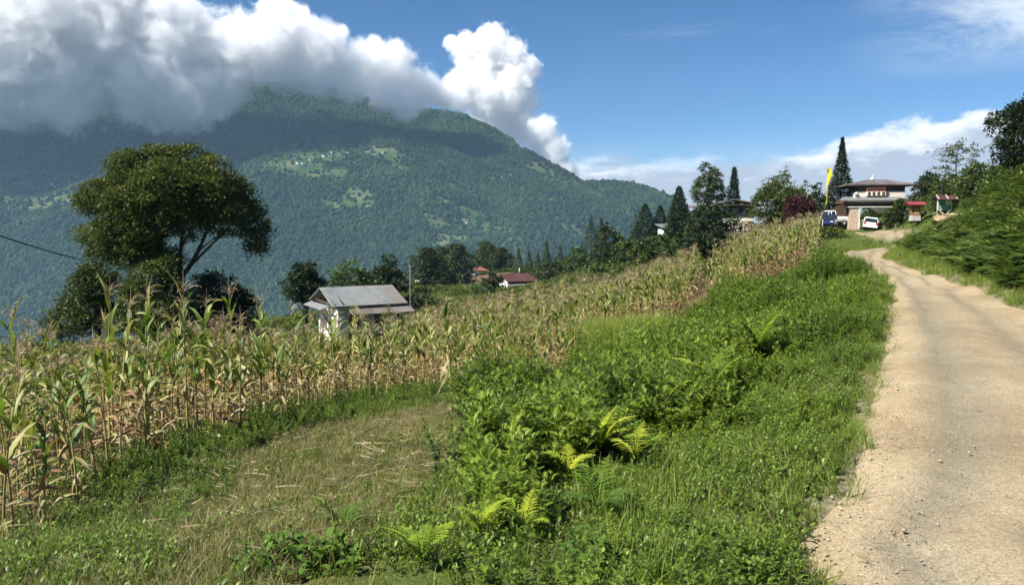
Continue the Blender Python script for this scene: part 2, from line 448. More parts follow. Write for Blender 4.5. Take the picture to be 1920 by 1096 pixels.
ae = nd(nt, "ShaderNodeAttribute", attribute_name="edge"); en = nd(nt, "ShaderNodeMath", operation='MULTIPLY_ADD', use_clamp=True); L(n2.outputs[0], en.inputs[0]); en.inputs[1].default_value = 2.4; en.inputs[2].default_value = -.55
em = nd(nt, "ShaderNodeMath", operation='MULTIPLY'); L(ae.outputs["Fac"], em.inputs[0]); L(en.outputs[0], em.inputs[1])
m3_ = nd(nt, "ShaderNodeMix", data_type='RGBA'); L(em.outputs[0], m3_.inputs[0]); L(m2.outputs[2], m3_.inputs[6]); m3_.inputs[7].default_value = (.23, .185, .125, 1)
p = nd(nt, "ShaderNodeBsdfPrincipled"); p.inputs["Roughness"].default_value = .95; p.inputs["Specular IOR Level"].default_value = .1; L(m3_.outputs[2], p.inputs["Base Color"])
b = nd(nt, "ShaderNodeBump"); b.inputs["Strength"].default_value = .7; b.inputs["Distance"].default_value = .06; L(n2.outputs[0], b.inputs["Height"]); L(b.outputs[0], p.inputs["Normal"])
L(p.outputs[0], out.inputs[0])
ground = tag(link("ground", gm, m), "grassy hillside falling away from the road into the valley", "ground", kind="structure")

# road: a strip between its two edges
NW = 27
rows = []
ne = 420
def resample(P, n):
    s = np.concatenate([[0], np.cumsum(np.linalg.norm(np.diff(P[:, :2], axis=0), axis=1))])
    t = np.linspace(0, 1, n) ** 1.35 * s[-1]
    return np.stack([np.interp(t, s, P[:, k]) for k in range(3)], 1)
# pair the edges mark by mark so that bends stay aligned
def pair(P, n):
    k = np.linspace(0, len(P) - 1, n); i = np.clip(k.astype(int), 0, len(P) - 2); f = (k - i)[:, None]
    return P[i] * (1 - f) + P[i + 1] * f
A, B = pair(EL, ne), pair(ER, ne)
t = np.linspace(0, 1, NW)
dirv = (B - A); wid = np.linalg.norm(dirv[:, :2], axis=1, keepdims=True)
wob = (fbm2(A[:, 0] * .9, A[:, 1] * .9, 4, 5) - .5) * .8
wob2 = (fbm2(B[:, 0] * .9, B[:, 1] * .9, 4, 6) - .5) * .8
A2 = A - dirv / wid * (wob[:, None] * .6 + .02); B2 = B + dirv / wid * (wob2[:, None] * .6 + .02)
EL = A2; ER = B2; ROADPOLY = np.vstack([A2, B2[::-1]])
RX = A2[:, None, 0] * (1 - t) + B2[:, None, 0] * t; RY = A2[:, None, 1] * (1 - t) + B2[:, None, 1] * t
RZ = H(RX, RY)
crown = .03 * np.sin(math.pi * t)[None]
ruts = -.055 * (np.exp(-((t - .3) / .07) ** 2) + np.exp(-((t - .7) / .07) ** 2))[None]
edge = .05 * (np.abs(2 * t - 1) > .94)
RZ = RZ + .006 + crown + ruts + (fbm2(RX * 2.2, RY * 2.2, 4, 8) - .5) * .035 * np.interp(RY, [6, 16], [1, .35]) - edge
idx = np.arange(ne * NW).reshape(ne, NW)
rq = np.stack([idx[:-1, :-1], idx[:-1, 1:], idx[1:, 1:], idx[1:, :-1]], -1).reshape(-1, 4)
rm = np_mesh("dirt_road", np.stack([RX, RY, RZ], -1).reshape(-1, 3), rq, smooth=True)
a = rm.attributes.new("across", 'FLOAT', 'POINT'); a.data.foreach_set("value", np.broadcast_to(t[None], RX.shape).ravel().astype(np.float32))
m, nt, out = newmat("packed_gravel"); L = nt.links.new
tcn = nd(nt, "ShaderNodeTexCoord")
def N(scale, det=6, rgh=.6, dist=0):
    n = nd(nt, "ShaderNodeTexNoise"); n.inputs["Scale"].default_value = scale; n.inputs["Detail"].default_value = det; n.inputs["Roughness"].default_value = rgh; n.inputs["Distortion"].default_value = dist; L(tcn.outputs["Object"], n.inputs[0]); return n.outputs[0]
big = N(.55, 7, .62, .3); fine = N(26, 8, .82); mid = N(5, 6, .65)
c1 = ramp(nt, [(.30, (.225, .172, .102)), (.50, (.32, .257, .16)), (.72, (.39, .325, .215))]); L(big, c1.inputs[0])
c2 = ramp(nt, [(.30, (.30, .28, .26)), (.44, (.80, .78, .76)), (.58, (1, 1, 1)), (.74, (1.4, 1.4, 1.4))]); L(fine, c2.inputs[0])
mu = nd(nt, "ShaderNodeMix", data_type='RGBA', blend_type='MULTIPLY'); mu.inputs[0].default_value = .8; L(c1.outputs[0], mu.inputs[6]); L(c2.outputs[0], mu.inputs[7])
# greyer wheel track in the middle, mossy film
at = nd(nt, "ShaderNodeAttribute", attribute_name="across")
tr = ramp(nt, [(.14, (0, 0, 0)), (.27, (1, 1, 1)), (.33, (1, 1, 1)), (.48, (.15, .15, .15)), (.68, (.7, .7, .7)), (.85, (0, 0, 0))]); L(at.outputs["Fac"], tr.inputs[0])
tm = nd(nt, "ShaderNodeMath", operation='MULTIPLY', use_clamp=True); L(tr.outputs[0], tm.inputs[0]); L(mid, tm.inputs[1])
tm2 = nd(nt, "ShaderNodeMath", operation='MULTIPLY', use_clamp=True); L(tm.outputs[0], tm2.inputs[0]); tm2.inputs[1].default_value = 1.35; tm = tm2
m3 = nd(nt, "ShaderNodeMix", data_type='RGBA'); L(tm.outputs[0], m3.inputs[0]); L(mu.outputs[2], m3.inputs[6]); m3.inputs[7].default_value = (.16, .15, .11, 1)
dk = ramp(nt, [(.56, (0, 0, 0)), (.70, (.8, .8, .8))]); dk_n = N(1.9, 10, .76, 1.0); L(dk_n, dk.inputs[0])
m4 = nd(nt, "ShaderNodeMix", data_type='RGBA'); L(dk.outputs[0], m4.inputs[0]); L(m3.outputs[2], m4.inputs[6]); m4.inputs[7].default_value = (.165, .125, .085, 1)
p = nd(nt, "ShaderNodeBsdfPrincipled"); p.inputs["Roughness"].default_value = .95; p.inputs["Specular IOR Level"].default_value = .1; L(m4.outputs[2], p.inputs["Base Color"])
vb = nd(nt, "ShaderNodeTexVoronoi"); vb.inputs["Scale"].default_value = 95; L(tcn.outputs["Object"], vb.inputs["Vector"])
v2 = nd(nt, "ShaderNodeTexVoronoi"); v2.inputs["Scale"].default_value = 15; v2.inputs["Randomness"].default_value = 1; L(tcn.outputs["Object"], v2.inputs["Vector"])
# every small stone has its own tone; a few bigger ones stand out
sv = nd(nt, "ShaderNodeSeparateColor"); L(vb.outputs["Color"], sv.inputs[0])
g1 = ramp(nt, [(0, (.55, .53, .50)), (.25, (.90, .89, .88)), (.75, (1.08, 1.07, 1.06)), (1, (1.45, 1.43, 1.4))]); L(sv.outputs[0], g1.inputs[0])
m5 = nd(nt, "ShaderNodeMix", data_type='RGBA', blend_type='MULTIPLY'); m5.inputs[0].default_value = .85; L(m4.outputs[2], m5.inputs[6]); L(g1.outputs[0], m5.inputs[7])
L(m5.outputs[2], p.inputs["Base Color"])
su = nd(nt, "ShaderNodeMath", operation='MULTIPLY_ADD'); L(fine, su.inputs[0]); su.inputs[1].default_value = 1.6; L(sv.outputs[1], su.inputs[2])
b = nd(nt, "ShaderNodeBump"); b.inputs["Strength"].default_value = .55; b.inputs["Distance"].default_value = .010; L(su.outputs[0], b.inputs["Height"]); L(b.outputs[0], p.inputs["Normal"])
L(p.outputs[0], out.inputs[0])
road = tag(link("dirt_road", rm, m), "pale tan dirt road winding up to the gatehouse", "road", kind="structure")

# ================================================================== SETTING: mountain over the valley
MC = []
for x in (-3400, -2000, -800, 300, 1500, 2800): MC.append((x, 1500, -720))
for u, v, d in [(0, 600, 2150), (400, 600, 2150), (800, 575, 2200), (1050, 500, 2400), (0, 510, 2450), (400, 510, 2450), (800, 480, 2600), (-500, 420, 2800), (0, 420, 2800), (400, 425, 2800), (700, 420, 2850), (950, 420, 2900), (1100, 425, 3000), (1200, 430, 3200),
                (-500, 300, 3300), (0, 310, 3300), (400, 300, 3300), (640, 300, 3330), (850, 305, 3500), (1000, 335, 3650), (0, 235, 3700), (300, 228, 3750), (500, 165, 4150), (620, 190, 4050), (780, 222, 4200), (850, 208, 4350), (900, 236, 4330), (950, 266, 4300),
                (1000, 295, 4250), (1090, 341, 4150), (1150, 388, 3950), (1215, 440, 3800), (500, 178, 4700), (250, 205, 4700), (0, 205, 4800), (-500, 210, 4600), (700, 192, 4600), (705, 238, 3620), (640, 205, 3880), (800, 262, 3930), (760, 285, 3480), (900, 300, 3850)]:
    MC.append(W(u, v, d))
for u, d, z in [(900, 4950, 330), (1090, 4800, 60), (1260, 4500, -250), (1400, 3500, -400), (1500, 4200, -450), (700, 5300, 500), (300, 5400, 500), (-400, 5400, 450), (1300, 2700, -420), (1200, 2200, -600), (1300, 5300, -250), (1100, 5300, 0)]:
    MC.append(WZ(u, d, z))
_mt = TPS(MC, smooth=1e-4, scale=600.0)
def MH(x, y):
    x = np.asarray(x, float); y = np.asarray(y, float)
    z = _mt(x, y)
    r = 1 - np.abs(2 * fbm2(x / 620 + 3, y / 900, 4, 21) - 1)
    z = z + (r - .72) * 110 * sstep(1500, 2400, y) + (fbm2(x / 130, y / 130, 4, 31) - .5) * 38
    return z
mx_ = np.arange(-3700, 2700, 20.0); my_ = np.arange(1510, 5300, 20.0)
X, Y = np.meshgrid(mx_, my_); Z = MH(X, Y)
def mhit(u, v):
    r = ray(u, v); d = np.linspace(1600, 5200, 1500)
    P = np.array([0, 0, CZ])[None] + r[None] * (d / r[1])[:, None]
    k = np.argmax(P[:, 2] < MH(P[:, 0], P[:, 1]))
    return P[k]
# cleared farmland on the slope: (mark u, v, half width px, half height px)
FIELDS = [(585, 292, 75, 13), (700, 285, 70, 10), (650, 272, 40, 8), (660, 376, 50, 13), (880, 400, 40, 14), (895, 420, 55, 9), (850, 450, 60, 13), (930, 437, 60, 9), (60, 345, 120, 24), (190, 320, 100, 16), (20, 375, 80, 12),
          (1090, 350, 45, 9), (1010, 318, 40, 7), (960, 330, 40, 6), (830, 345, 40, 6), (270, 300, 60, 8), (1020, 375, 30, 6), (540, 310, 50, 8), (740, 312, 30, 6), (1090, 440, 40, 14), (630, 300, 30, 5), (735, 296, 26, 6), (560, 318, 50, 7), (820, 415, 40, 10), (850, 380, 30, 7), (620, 330, 40, 6), (990, 355, 40, 6), (110, 375, 60, 12), (1000, 452, 50, 10)]
fld = np.zeros(X.shape)
FW = []
for (u, v, a_, b_) in FIELDS:
    c = mhit(u, v); ra = a_ * c[1] / F; rb = b_ * c[1] / F * 2.4
    FW.append((c, ra, rb))
def field_val(x, y):
    f = np.zeros(np.shape(x))
    wx = (fbm2(x / 60, y / 60, 3, 41) - .5) * 130; wy = (fbm2(x / 60, y / 60, 3, 43) - .5) * 130
    for c, ra, rb in FW:
        q = np.sqrt(((x + wx - c[0]) / ra) ** 2 + ((y + wy - c[1]) / rb) ** 2)
        f = np.maximum(f, sstep(1.1, .75, q))
    return f
fld = field_val(X, Y)
nx, ny = len(mx_), len(my_)
idx = np.arange(nx * ny).reshape(ny, nx)
quads = np.stack([idx[:-1, :-1], idx[:-1, 1:], idx[1:, 1:], idx[1:, :-1]], -1).reshape(-1, 4)
mm = np_mesh("mountain", np.stack([X, Y, Z], -1).reshape(-1, 3), quads, smooth=True)
a = mm.attributes.new("field", 'FLOAT', 'POINT'); a.data.foreach_set("value", fld.ravel().astype(np.float32))
m, nt, out = newmat("forest_floor_and_fields"); L = nt.links.new
tcn = nd(nt, "ShaderNodeTexCoord")
n1 = nd(nt, "ShaderNodeTexNoise"); n1.inputs["Scale"].default_value = .012; n1.inputs["Detail"].default_value = 8; n1.inputs["Roughness"].default_value = .7; L(tcn.outputs["Object"], n1.inputs[0])
vo = nd(nt, "ShaderNodeTexVoronoi"); vo.inputs["Scale"].default_value = .022; L(tcn.outputs["Object"], vo.inputs["Vector"])
fo = ramp(nt, [(.3, (.012, .024, .011)), (.7, (.022, .038, .015))]); L(n1.outputs[0], fo.inputs[0])
fi = ramp(nt, [(.25, (.030, .055, .018)), (.5, (.050, .078, .028)), (.8, (.080, .090, .042))]); L(vo.outputs["Color"], fi.inputs[0])
af = nd(nt, "ShaderNodeAttribute", attribute_name="field")
m1 = nd(nt, "ShaderNodeMix", data_type='RGBA'); L(af.outputs["Fac"], m1.inputs[0]); L(fo.outputs[0], m1.inputs[6]); L(fi.outputs[0], m1.inputs[7])
p = nd(nt, "ShaderNodeBsdfPrincipled"); p.inputs["Roughness"].default_value = 1; p.inputs["Specular IOR Level"].default_value = 0; L(m1.outputs[2], p.inputs["Base Color"]); L(p.outputs[0], out.inputs[0])
MTM = m
mountain = tag(link("mountain", mm, m), "forested mountain with scattered clearings rising across the valley into the clouds", "mountain", kind="structure")

# a second, farther ridge at the right end of the mountain
rx = np.arange(300, 4200, 50.0); ry = np.arange(5400, 8600, 50.0)
X2, Y2 = np.meshgrid(rx, ry)
cr_u = [960, 1050, 1110, 1180, 1230, 1262, 1300, 1400, 1600]; cr_v = [352, 350, 340, 343, 358, 372, 405, 440, 470]
crest = np.interp(X2 / 7000 * F + 960, cr_u, [CZ + (430 - v) / F * 7000 for v in cr_v])
Z2 = crest - np.abs(Y2 - 7000) * .42 + (fbm2(X2 / 420, Y2 / 420, 5, 51) - .5) * 150 * sstep(0, 500, np.abs(Y2 - 7000)) + (fbm2(X2 / 90, Y2 / 90, 3, 52) - .5) * 26
nx, ny = len(rx), len(ry); idx = np.arange(nx * ny).reshape(ny, nx)
quads = np.stack([idx[:-1, :-1], idx[:-1, 1:], idx[1:, 1:], idx[1:, :-1]], -1).reshape(-1, 4)
tag(link("far_ridge", np_mesh("far_ridge", np.stack([X2, Y2, Z2], -1).reshape(-1, 3), quads, smooth=True), MTM), "distant wooded ridge beyond the end of the mountain", "ridge", kind="structure")

# ------------------------------------------------------------------ geometry-node scatter for uncountable stuff
def proto_collection(name, objs):
    c = bpy.data.collections.new(name)
    for o in objs: c.objects.link(o)
    return c
def proto(name, me, mats):
    o = bpy.data.objects.new(name, me)
    for m in (mats if isinstance(mats, (list, tuple)) else [mats]): me.materials.append(m)
    return o
def scatter(name, P, rot, scl, which, protos, label, cat):
    me = bpy.data.meshes.new(name); n = len(P)
    me.vertices.add(n); me.vertices.foreach_set("co", np.asarray(P, np.float32).ravel())
    a = me.attributes.new("rot", 'FLOAT_VECTOR', 'POINT'); a.data.foreach_set("vector", np.asarray(rot, np.float32).ravel())
    a = me.attributes.new("scl", 'FLOAT_VECTOR', 'POINT'); a.data.foreach_set("vector", np.asarray(scl, np.float32).ravel())
    a = me.attributes.new("pick", 'INT', 'POINT'); a.data.foreach_set("value", np.asarray(which, np.int32))
    o = bpy.data.objects.new(name, me); COL.objects.link(o)
    tag(o, label, cat, kind="stuff")
    g = bpy.data.node_groups.new(name + "_scatter", 'GeometryNodeTree')
    g.interface.new_socket("Geometry", in_out='INPUT', socket_type='NodeSocketGeometry')
    g.interface.new_socket("Geometry", in_out='OUTPUT', socket_type='NodeSocketGeometry')
    gi = g.nodes.new("NodeGroupInput"); go = g.nodes.new("NodeGroupOutput")
    ip = g.nodes.new("GeometryNodeInstanceOnPoints"); ci = g.nodes.new("GeometryNodeCollectionInfo")
    ci.inputs["Collection"].default_value = proto_collection(name + "_kinds", protos)
    ci.inputs["Separate Children"].default_value = True; ci.inputs["Reset Children"].default_value = True
    def attr(nm, ty):
        q = g.nodes.new("GeometryNodeInputNamedAttribute"); q.data_type = ty; q.inputs["Name"].default_value = nm
        return q.outputs["Attribute"]
    e2r = g.nodes.new("FunctionNodeEulerToRotation")
    lk = g.links.new
    lk(gi.outputs[0], ip.inputs["Points"]); lk(ci.outputs[0], ip.inputs["Instance"]); ip.inputs["Pick Instance"].default_value = True
    lk(attr("pick", 'INT'), ip.inputs["Instance Index"]); lk(attr("rot", 'FLOAT_VECTOR'), e2r.inputs[0]); lk(e2r.outputs[0], ip.inputs["Rotation"]); lk(attr("scl", 'FLOAT_VECTOR'), ip.inputs["Scale"])
    lk(ip.outputs[0], go.inputs[0])
    md = o.modifiers.new("scatter", 'NODES'); md.node_group = g
    return o
def ico(sub, seed, amp=.25, squash=1.0):
    import bmesh
    bm = bmesh.new(); bmesh.ops.create_icosphere(bm, subdivisions=sub, radius=1)
    bm.verts.ensure_lookup_table()
    V = np.array([v.co[:] for v in bm.verts]); Fc = np.array([[v.index for v in f.verts] for f in bm.faces]); bm.free()
    r = 1 + (vnoise3(V[:, 0] * 2.1 + seed, V[:, 1] * 2.1, V[:, 2] * 2.1, seed) - .5) * 2 * amp
    V = V * r[:, None]; V[:, 2] *= squash
    return V, Fc
far_mat = leaf_mat("far_forest_leaves", [(0, (.008, .018, .010)), (.45, (.018, .034, .014)), (.8, (.034, .055, .019)), (1, (.052, .070, .025))], trans=0, rough=1, use_random=.6, spec=0)
fp = []
for i in range(5):
    V, Fc = ico(2 if i < 2 else 1, i + 1, .35, [1.0, 1.25, .9, 1.6, 1.1][i])
    if i == 3: V[:, :2] *= .7
    fp.append(proto("forest_crown.%03d" % i, np_mesh("forest_crown", V, Fc, tint=np.full(len(Fc), [.22, .3, .38, .55, .66][i])), far_mat))
n = 190000
px = rng.uniform(-3000, 1500, n); py = rng.uniform(1900, 4900, n)
keep = (np.abs(px) < py * .80 + 100) & (rng.random(n) > field_val(px, py) * .86)
keep &= ~((px > 900) & (py < 2300))
px, py = px[keep], py[keep]
# keep what faces this way: drop the far side of the crest
pz = MH(px, py); pb = MH(px * .985, py * .985)
keep = (pz - CZ) / py > (pb - CZ) / (py * .985) - .004
px, py, pz = px[keep], py[keep], pz[keep]
fx_ = rng.uniform(300, 2600, 14000); fy_ = rng.uniform(6000, 7100, 14000)
def RZ2(x, y):
    c = np.interp(x / 7000 * F + 960, cr_u, [CZ + (430 - v) / F * 7000 for v in cr_v])
    return c - np.abs(y - 7000) * .42 + (fbm2(x / 420, y / 420, 5, 51) - .5) * 150 * sstep(0, 500, np.abs(y - 7000)) + (fbm2(x / 90, y / 90, 3, 52) - .5) * 26
px = np.concatenate([px, fx_]); py = np.concatenate([py, fy_]); pz = np.concatenate([pz, RZ2(fx_, fy_)])
s = rng.uniform(3.2, 7.6, len(px)) * (.7 + .6 * fbm2(px / 150, py / 150, 3, 88)) * np.where(py > 5900, 1.9, 1) * (1 + .5 * (rng.random(len(px)) > .93))
scatter("forest", np.stack([px, py, pz + s * .55], 1), np.stack([rng.normal(0, .2, len(px)), rng.normal(0, .2, len(px)), rng.uniform(0, 6.28, len(px))], 1), np.stack([s, s, s * rng.uniform(.8, 1.3, len(px))], 1),
        np.clip((fbm2(px / 190, py / 190, 4, 95) - .28) * 8 + rng.normal(0, 1.1, len(px)), 0, 4.99).astype(int), fp, "dense dark green forest covering the mountain slopes", "forest")
print("FOREST", len(px))

# ------------------------------------------------------------------ the cloud on the mountain: a real volume, density on a grid
def cloud(name, label, blobs, vox, sigma, seed, amp=.55, fall=.22):
    C = np.array([W(u, v, d) for u, v, d, r, *_ in blobs]); Rr = np.array([r * d / F for u, v, d, r, *_ in blobs])
    flat = np.array([b[4] if len(b) > 4 else 1.0 for b in blobs])
    lo = (C - Rr[:, None] * 1.3).min(0); hi = (C + Rr[:, None] * 1.3).max(0)
    nn = np.ceil((hi - lo) / vox).astype(int) + 1; hi = lo + (nn - 1) * vox
    ax = [np.linspace(lo[k], hi[k], nn[k], dtype=np.float32) for k in range(3)]
    f = np.full(nn, -9.0, np.float32)
    gx_, gy_, gz_ = ax
    for c, r, fl in zip(C, Rr, flat):
        d = np.sqrt((gx_[:, None, None] - c[0]) ** 2 + (gy_[None, :, None] - c[1]) ** 2 + ((gz_[None, None, :] - c[2]) / fl) ** 2)
        f = np.maximum(f, 1 - d / r)
    act = f > -.6
    XX, YY, ZZ = np.meshgrid(gx_, gy_, gz_, indexing='ij')
    x, y, z = XX[act], YY[act], ZZ[act]; del XX, YY, ZZ
    nz = np.zeros(len(x), np.float32); a_ = 1.0; sc_ = 1 / 360.0; tt = 0
    for o in range(6):
        q = vnoise3(x * sc_ + 5.1 * o, y * sc_, z * sc_ * 1.15, seed + o)
        nz += a_ * (np.abs(2 * q - 1) if o < 4 else q * .8); tt += a_; a_ *= .60; sc_ *= 2.05
    nz = nz / tt
    dens = np.zeros(nn, np.float32)
    g = f[act] + (nz - .42) * amp * 2
    dens[act] = np.clip(g + .35, 0, 1.2)
    print("CLOUD", name, nn, int((dens > 0).sum()))
    # x fastest in the index
    flatd = dens.transpose(2, 1, 0).ravel()
    me = bpy.data.meshes.new(name); me.vertices.add(len(flatd))
    a = me.attributes.new("d", 'FLOAT', 'POINT'); a.data.foreach_set("value", flatd)
    o = bpy.data.objects.new(name, me); COL.objects.link(o); tag(o, label, "cloud", kind="stuff")
    g = bpy.data.node_groups.new(name + "_grid", 'GeometryNodeTree')
    g.interface.new_socket("Geometry", in_out='INPUT', socket_type='NodeSocketGeometry')
    g.interface.new_socket("Geometry", in_out='OUTPUT', socket_type='NodeSocketGeometry')
    gi = g.nodes.new("NodeGroupInput"); go = g.nodes.new("NodeGroupOutput"); lk = g.links.new
    vc = g.nodes.new("GeometryNodeVolumeCube"); pos = g.nodes.new("GeometryNodeInputPosition")
    vc.inputs["Min"].default_value = lo; vc.inputs["Max"].default_value = hi
    for k, nm in enumerate(("Resolution X", "Resolution Y", "Resolution Z")): vc.inputs[nm].default_value = int(nn[k])
    sep = g.nodes.new("ShaderNodeSeparateXYZ"); lk(pos.outputs[0], sep.inputs[0])
    def MM(op, a, b):
        q = g.nodes.new("ShaderNodeMath"); q.operation = op
        for i, t_ in enumerate((a, b)):
            if t_ is None: continue
            if isinstance(t_, (int, float)): q.inputs[i].default_value = t_
            else: lk(t_, q.inputs[i])
        return q.outputs[0]
    ii = [MM('ROUND', MM('DIVIDE', MM('SUBTRACT', sep.outputs[k], float(lo[k])), float((hi[k] - lo[k]) / (nn[k] - 1))), None) for k in range(3)]
    # index in integer arithmetic
    def IM(op, a, b):
        q = g.nodes.new("FunctionNodeIntegerMath"); q.operation = op
        for i, t_ in enumerate((a, b)):
            if isinstance(t_, int): q.inputs[i].default_value = t_
            else: lk(t_, q.inputs[i])
        return q.outputs[0]
    idx = IM('ADD', ii[0], IM('MULTIPLY', IM('ADD', ii[1], IM('MULTIPLY', ii[2], int(nn[1]))), int(nn[0])))
    na = g.nodes.new("GeometryNodeInputNamedAttribute"); na.data_type = 'FLOAT'; na.inputs["Name"].default_value = "d"
    si = g.nodes.new("GeometryNodeSampleIndex"); si.data_type = 'FLOAT'; si.domain = 'POINT'
    lk(gi.outputs[0], si.inputs["Geometry"]); lk(na.outputs["Attribute"], si.inputs["Value"]); lk(idx, si.inputs["Index"])
    lk(si.outputs[0], vc.inputs["Density"])
    sm = g.nodes.new("GeometryNodeSetMaterial"); sm.inputs["Material"].default_value = CLOUDM
    lk(vc.outputs[0], sm.inputs[0]); lk(sm.outputs[0], go.inputs[0])
    me.materials.append(CLOUDM)
    md = o.modifiers.new("grid", 'NODES'); md.node_group = g
    return o
CLOUDM, nt, out = newmat("cloud_droplets")
L = nt.links.new
pv = nd(nt, "ShaderNodeVolumePrincipled"); pv.inputs["Color"].default_value = (.985, .987, .99, 1); pv.inputs["Density Attribute"].default_value = ""
da = nd(nt, "ShaderNodeAttribute", attribute_name="density"); tc = nd(nt, "ShaderNodeTexCoord")
fn = nd(nt, "ShaderNodeTexNoise"); fn.inputs["Scale"].default_value = 1 / 75; fn.inputs["Detail"].default_value = 6; fn.inputs["Roughness"].default_value = .66; fn.inputs["Distortion"].default_value = .5; L(tc.outputs["Object"], fn.inputs[0])
a1 = nd(nt, "ShaderNodeMath", operation='MULTIPLY_ADD'); L(fn.outputs[0], a1.inputs[0]); a1.inputs[1].default_value = 1.35; a1.inputs[2].default_value = -.675 - .33
a2 = nd(nt, "ShaderNodeMath", operation='ADD'); L(a1.outputs[0], a2.inputs[0]); L(da.outputs["Fac"], a2.inputs[1])
spz = nd(nt, "ShaderNodeSeparateXYZ"); L(tc.outputs["Object"], spz.inputs[0])
sf = nd(nt, "ShaderNodeMapRange"); L(spz.outputs[2], sf.inputs[0]); sf.inputs[1].default_value = 520; sf.inputs[2].default_value = 980; sf.inputs[3].default_value = .60; sf.inputs[4].default_value = .24
mr_ = nd(nt, "ShaderNodeMapRange", interpolation_type='SMOOTHSTEP'); L(a2.outputs[0], mr_.inputs[0]); mr_.inputs[1].default_value = 0; L(sf.outputs[0], mr_.inputs[2]); mr_.inputs[3].default_value = 0; mr_.inputs[4].default_value = .019
L(mr_.outputs[0], pv.inputs["Density"])
L(pv.outputs[0], out.inputs["Volume"])
drape = []
for u, v, d, r in [(-160, 60, 2900, 190), (-40, 120, 2900, 130), (60, 70, 2900, 150), (150, 130, 2950, 110), (-60, 190, 2850, 60), (80, 195, 2900, 55), (190, 60, 2950, 120), (270, 140, 3000, 100), (250, 190, 3000, 50), (330, 80, 3000, 95), (370, 170, 3000, 70), (420, 110, 3050, 80), 
                   (330, 185, 3000, 62), (420, 180, 3040, 50), (500, 118, 3150, 48), (545, 128, 3200, 44), (605, 150, 3250, 42), (665, 160, 3350, 40), (120, 190, 2900, 70), (20, 190, 2900, 70), (470, 95, 3100, 70), (515, 70, 3150, 62), (560, 60, 3200, 52), (600, 100, 3200, 62), (640, 130, 3250, 56), (590, 145, 3200, 40), (690, 115, 3350, 46), (735, 130, 3400, 52), (790, 165, 3500, 46), (720, 170, 3400, 42), (760, 200, 3450, 32), (830, 178, 3550, 34), (860, 190, 3600, 24), (650, 170, 3300, 30), (700, 80, 3400, 20), (640, 60, 3250, 14), (300, 20, 3000, 60), (365, 25, 3050, 26), (520, 25, 3150, 40), (200, -40, 2950, 90)]:
    drape.append((u, v, d * 1.10, r * 1.08))
cloud("cloud", "broad grey and white cloud draped over the mountain top", drape, 13.0, .030, 61, amp=.33)
tower = [(880, 95, 5600, 40), (920, 85, 5600, 45), (950, 110, 5650, 50), (985, 130, 5600, 36), (900, 140, 5600, 50), (960, 165, 5600, 52), (985, 190, 5600, 34), (930, 200, 5600, 50), (985, 240, 5600, 46), (1020, 270, 5600, 38), (950, 250, 5600, 50), (1045, 300, 5600, 30), (1000, 300, 5600, 44), (1065, 325, 5600, 22), (1060, 350, 5600, 30), (1010, 250, 5500, 42), (1035, 285, 5500, 44), (1062, 322, 5500, 34), (870, 165, 5300, 44), (910, 190, 5300, 44), (845, 80, 5600, 20), (1085, 360, 5500, 26)]
cloud("cloud", "tall bright cumulus tower rising behind the right shoulder of the mountain", tower, 17.0, .026, 71, amp=.36)
# ------------------------------------------------------------------ air between here and the mountain
HZ, nt, out = newmat("valley_air")
pv = nd(nt, "ShaderNodeVolumePrincipled"); pv.inputs["Color"].default_value = (.42, .68, .96, 1); pv.inputs["Density"].default_value = .92e-4; pv.inputs["Anisotropy"].default_value = .0
nt.links.new(pv.outputs[0], out.inputs["Volume"])
hb = MB(); hb.box((0, 712, -205), (2240, 1560, 1010))
hz = tag(hb.build("haze", HZ), "thin blue air over the valley", "haze", kind="stuff")
# ================================================================== PLANTS
def strips(base, dirs, length, width, rise, droop, nseg, fold=.0, twist=None, tip=.05, wprof=None, lateral=None):
    """arching blades: arrays of n blades -> verts, quads. rise/droop = start angle and bend (radians)"""
    n = len(base); k = nseg + 1
    tt = np.linspace(0, 1, k)
    ang = rise[:, None] - droop[:, None] * tt[None] ** 1.5       # elevation angle along the blade
    seg = (length / nseg)[:, None]
    hx = np.concatenate([np.zeros((n, 1)), np.cumsum(np.cos(ang[:, :-1]) * seg, 1)], 1)
    hz_ = np.concatenate([np.zeros((n, 1)), np.cumsum(np.sin(ang[:, :-1]) * seg, 1)], 1)
    dx, dy = np.cos(dirs), np.sin(dirs)
    cx = base[:, None, 0] + dx[:, None] * hx; cyy = base[:, None, 1] + dy[:, None] * hx; cz = base[:, None, 2] + hz_
    if lateral is not None:
        lt = lateral[:, None] * tt[None] ** 2; cx = cx - dy[:, None] * lt; cyy = cyy + dx[:, None] * lt
    prof = wprof(tt) if wprof is not None else np.maximum(1 - tt ** 2, tip)
    w = width[:, None] * prof[None] / 2
    tw = (twist[:, None] * tt[None]) if twist is not None else np.zeros((n, k))
    sx_ = -dy[:, None] * np.cos(tw); sy_ = dx[:, None] * np.cos(tw); sz_ = np.sin(tw)
    Lf = np.stack([cx - sx_ * w, cyy - sy_ * w, cz - sz_ * w + fold * w], -1)
    Rt = np.stack([cx + sx_ * w, cyy + sy_ * w, cz + sz_ * w + fold * w], -1)
    if fold:
        Md = np.stack([cx, cyy, cz], -1)
        V = np.stack([Lf, Md, Rt], 2).reshape(n, k * 3, 3); c = 3
    else:
        V = np.stack([Lf, Rt], 2).reshape(n, k * 2, 3); c = 2
    q = []
    for i in range(nseg):
        for j in range(c - 1):
            q.append([i * c + j, i * c + j + 1, (i + 1) * c + j + 1, (i + 1) * c + j])
    q = np.array(q)
    Fq = (q[None] + (np.arange(n) * k * c)[:, None, None]).reshape(-1, 4)
    return V.reshape(-1, 3), Fq, len(q)
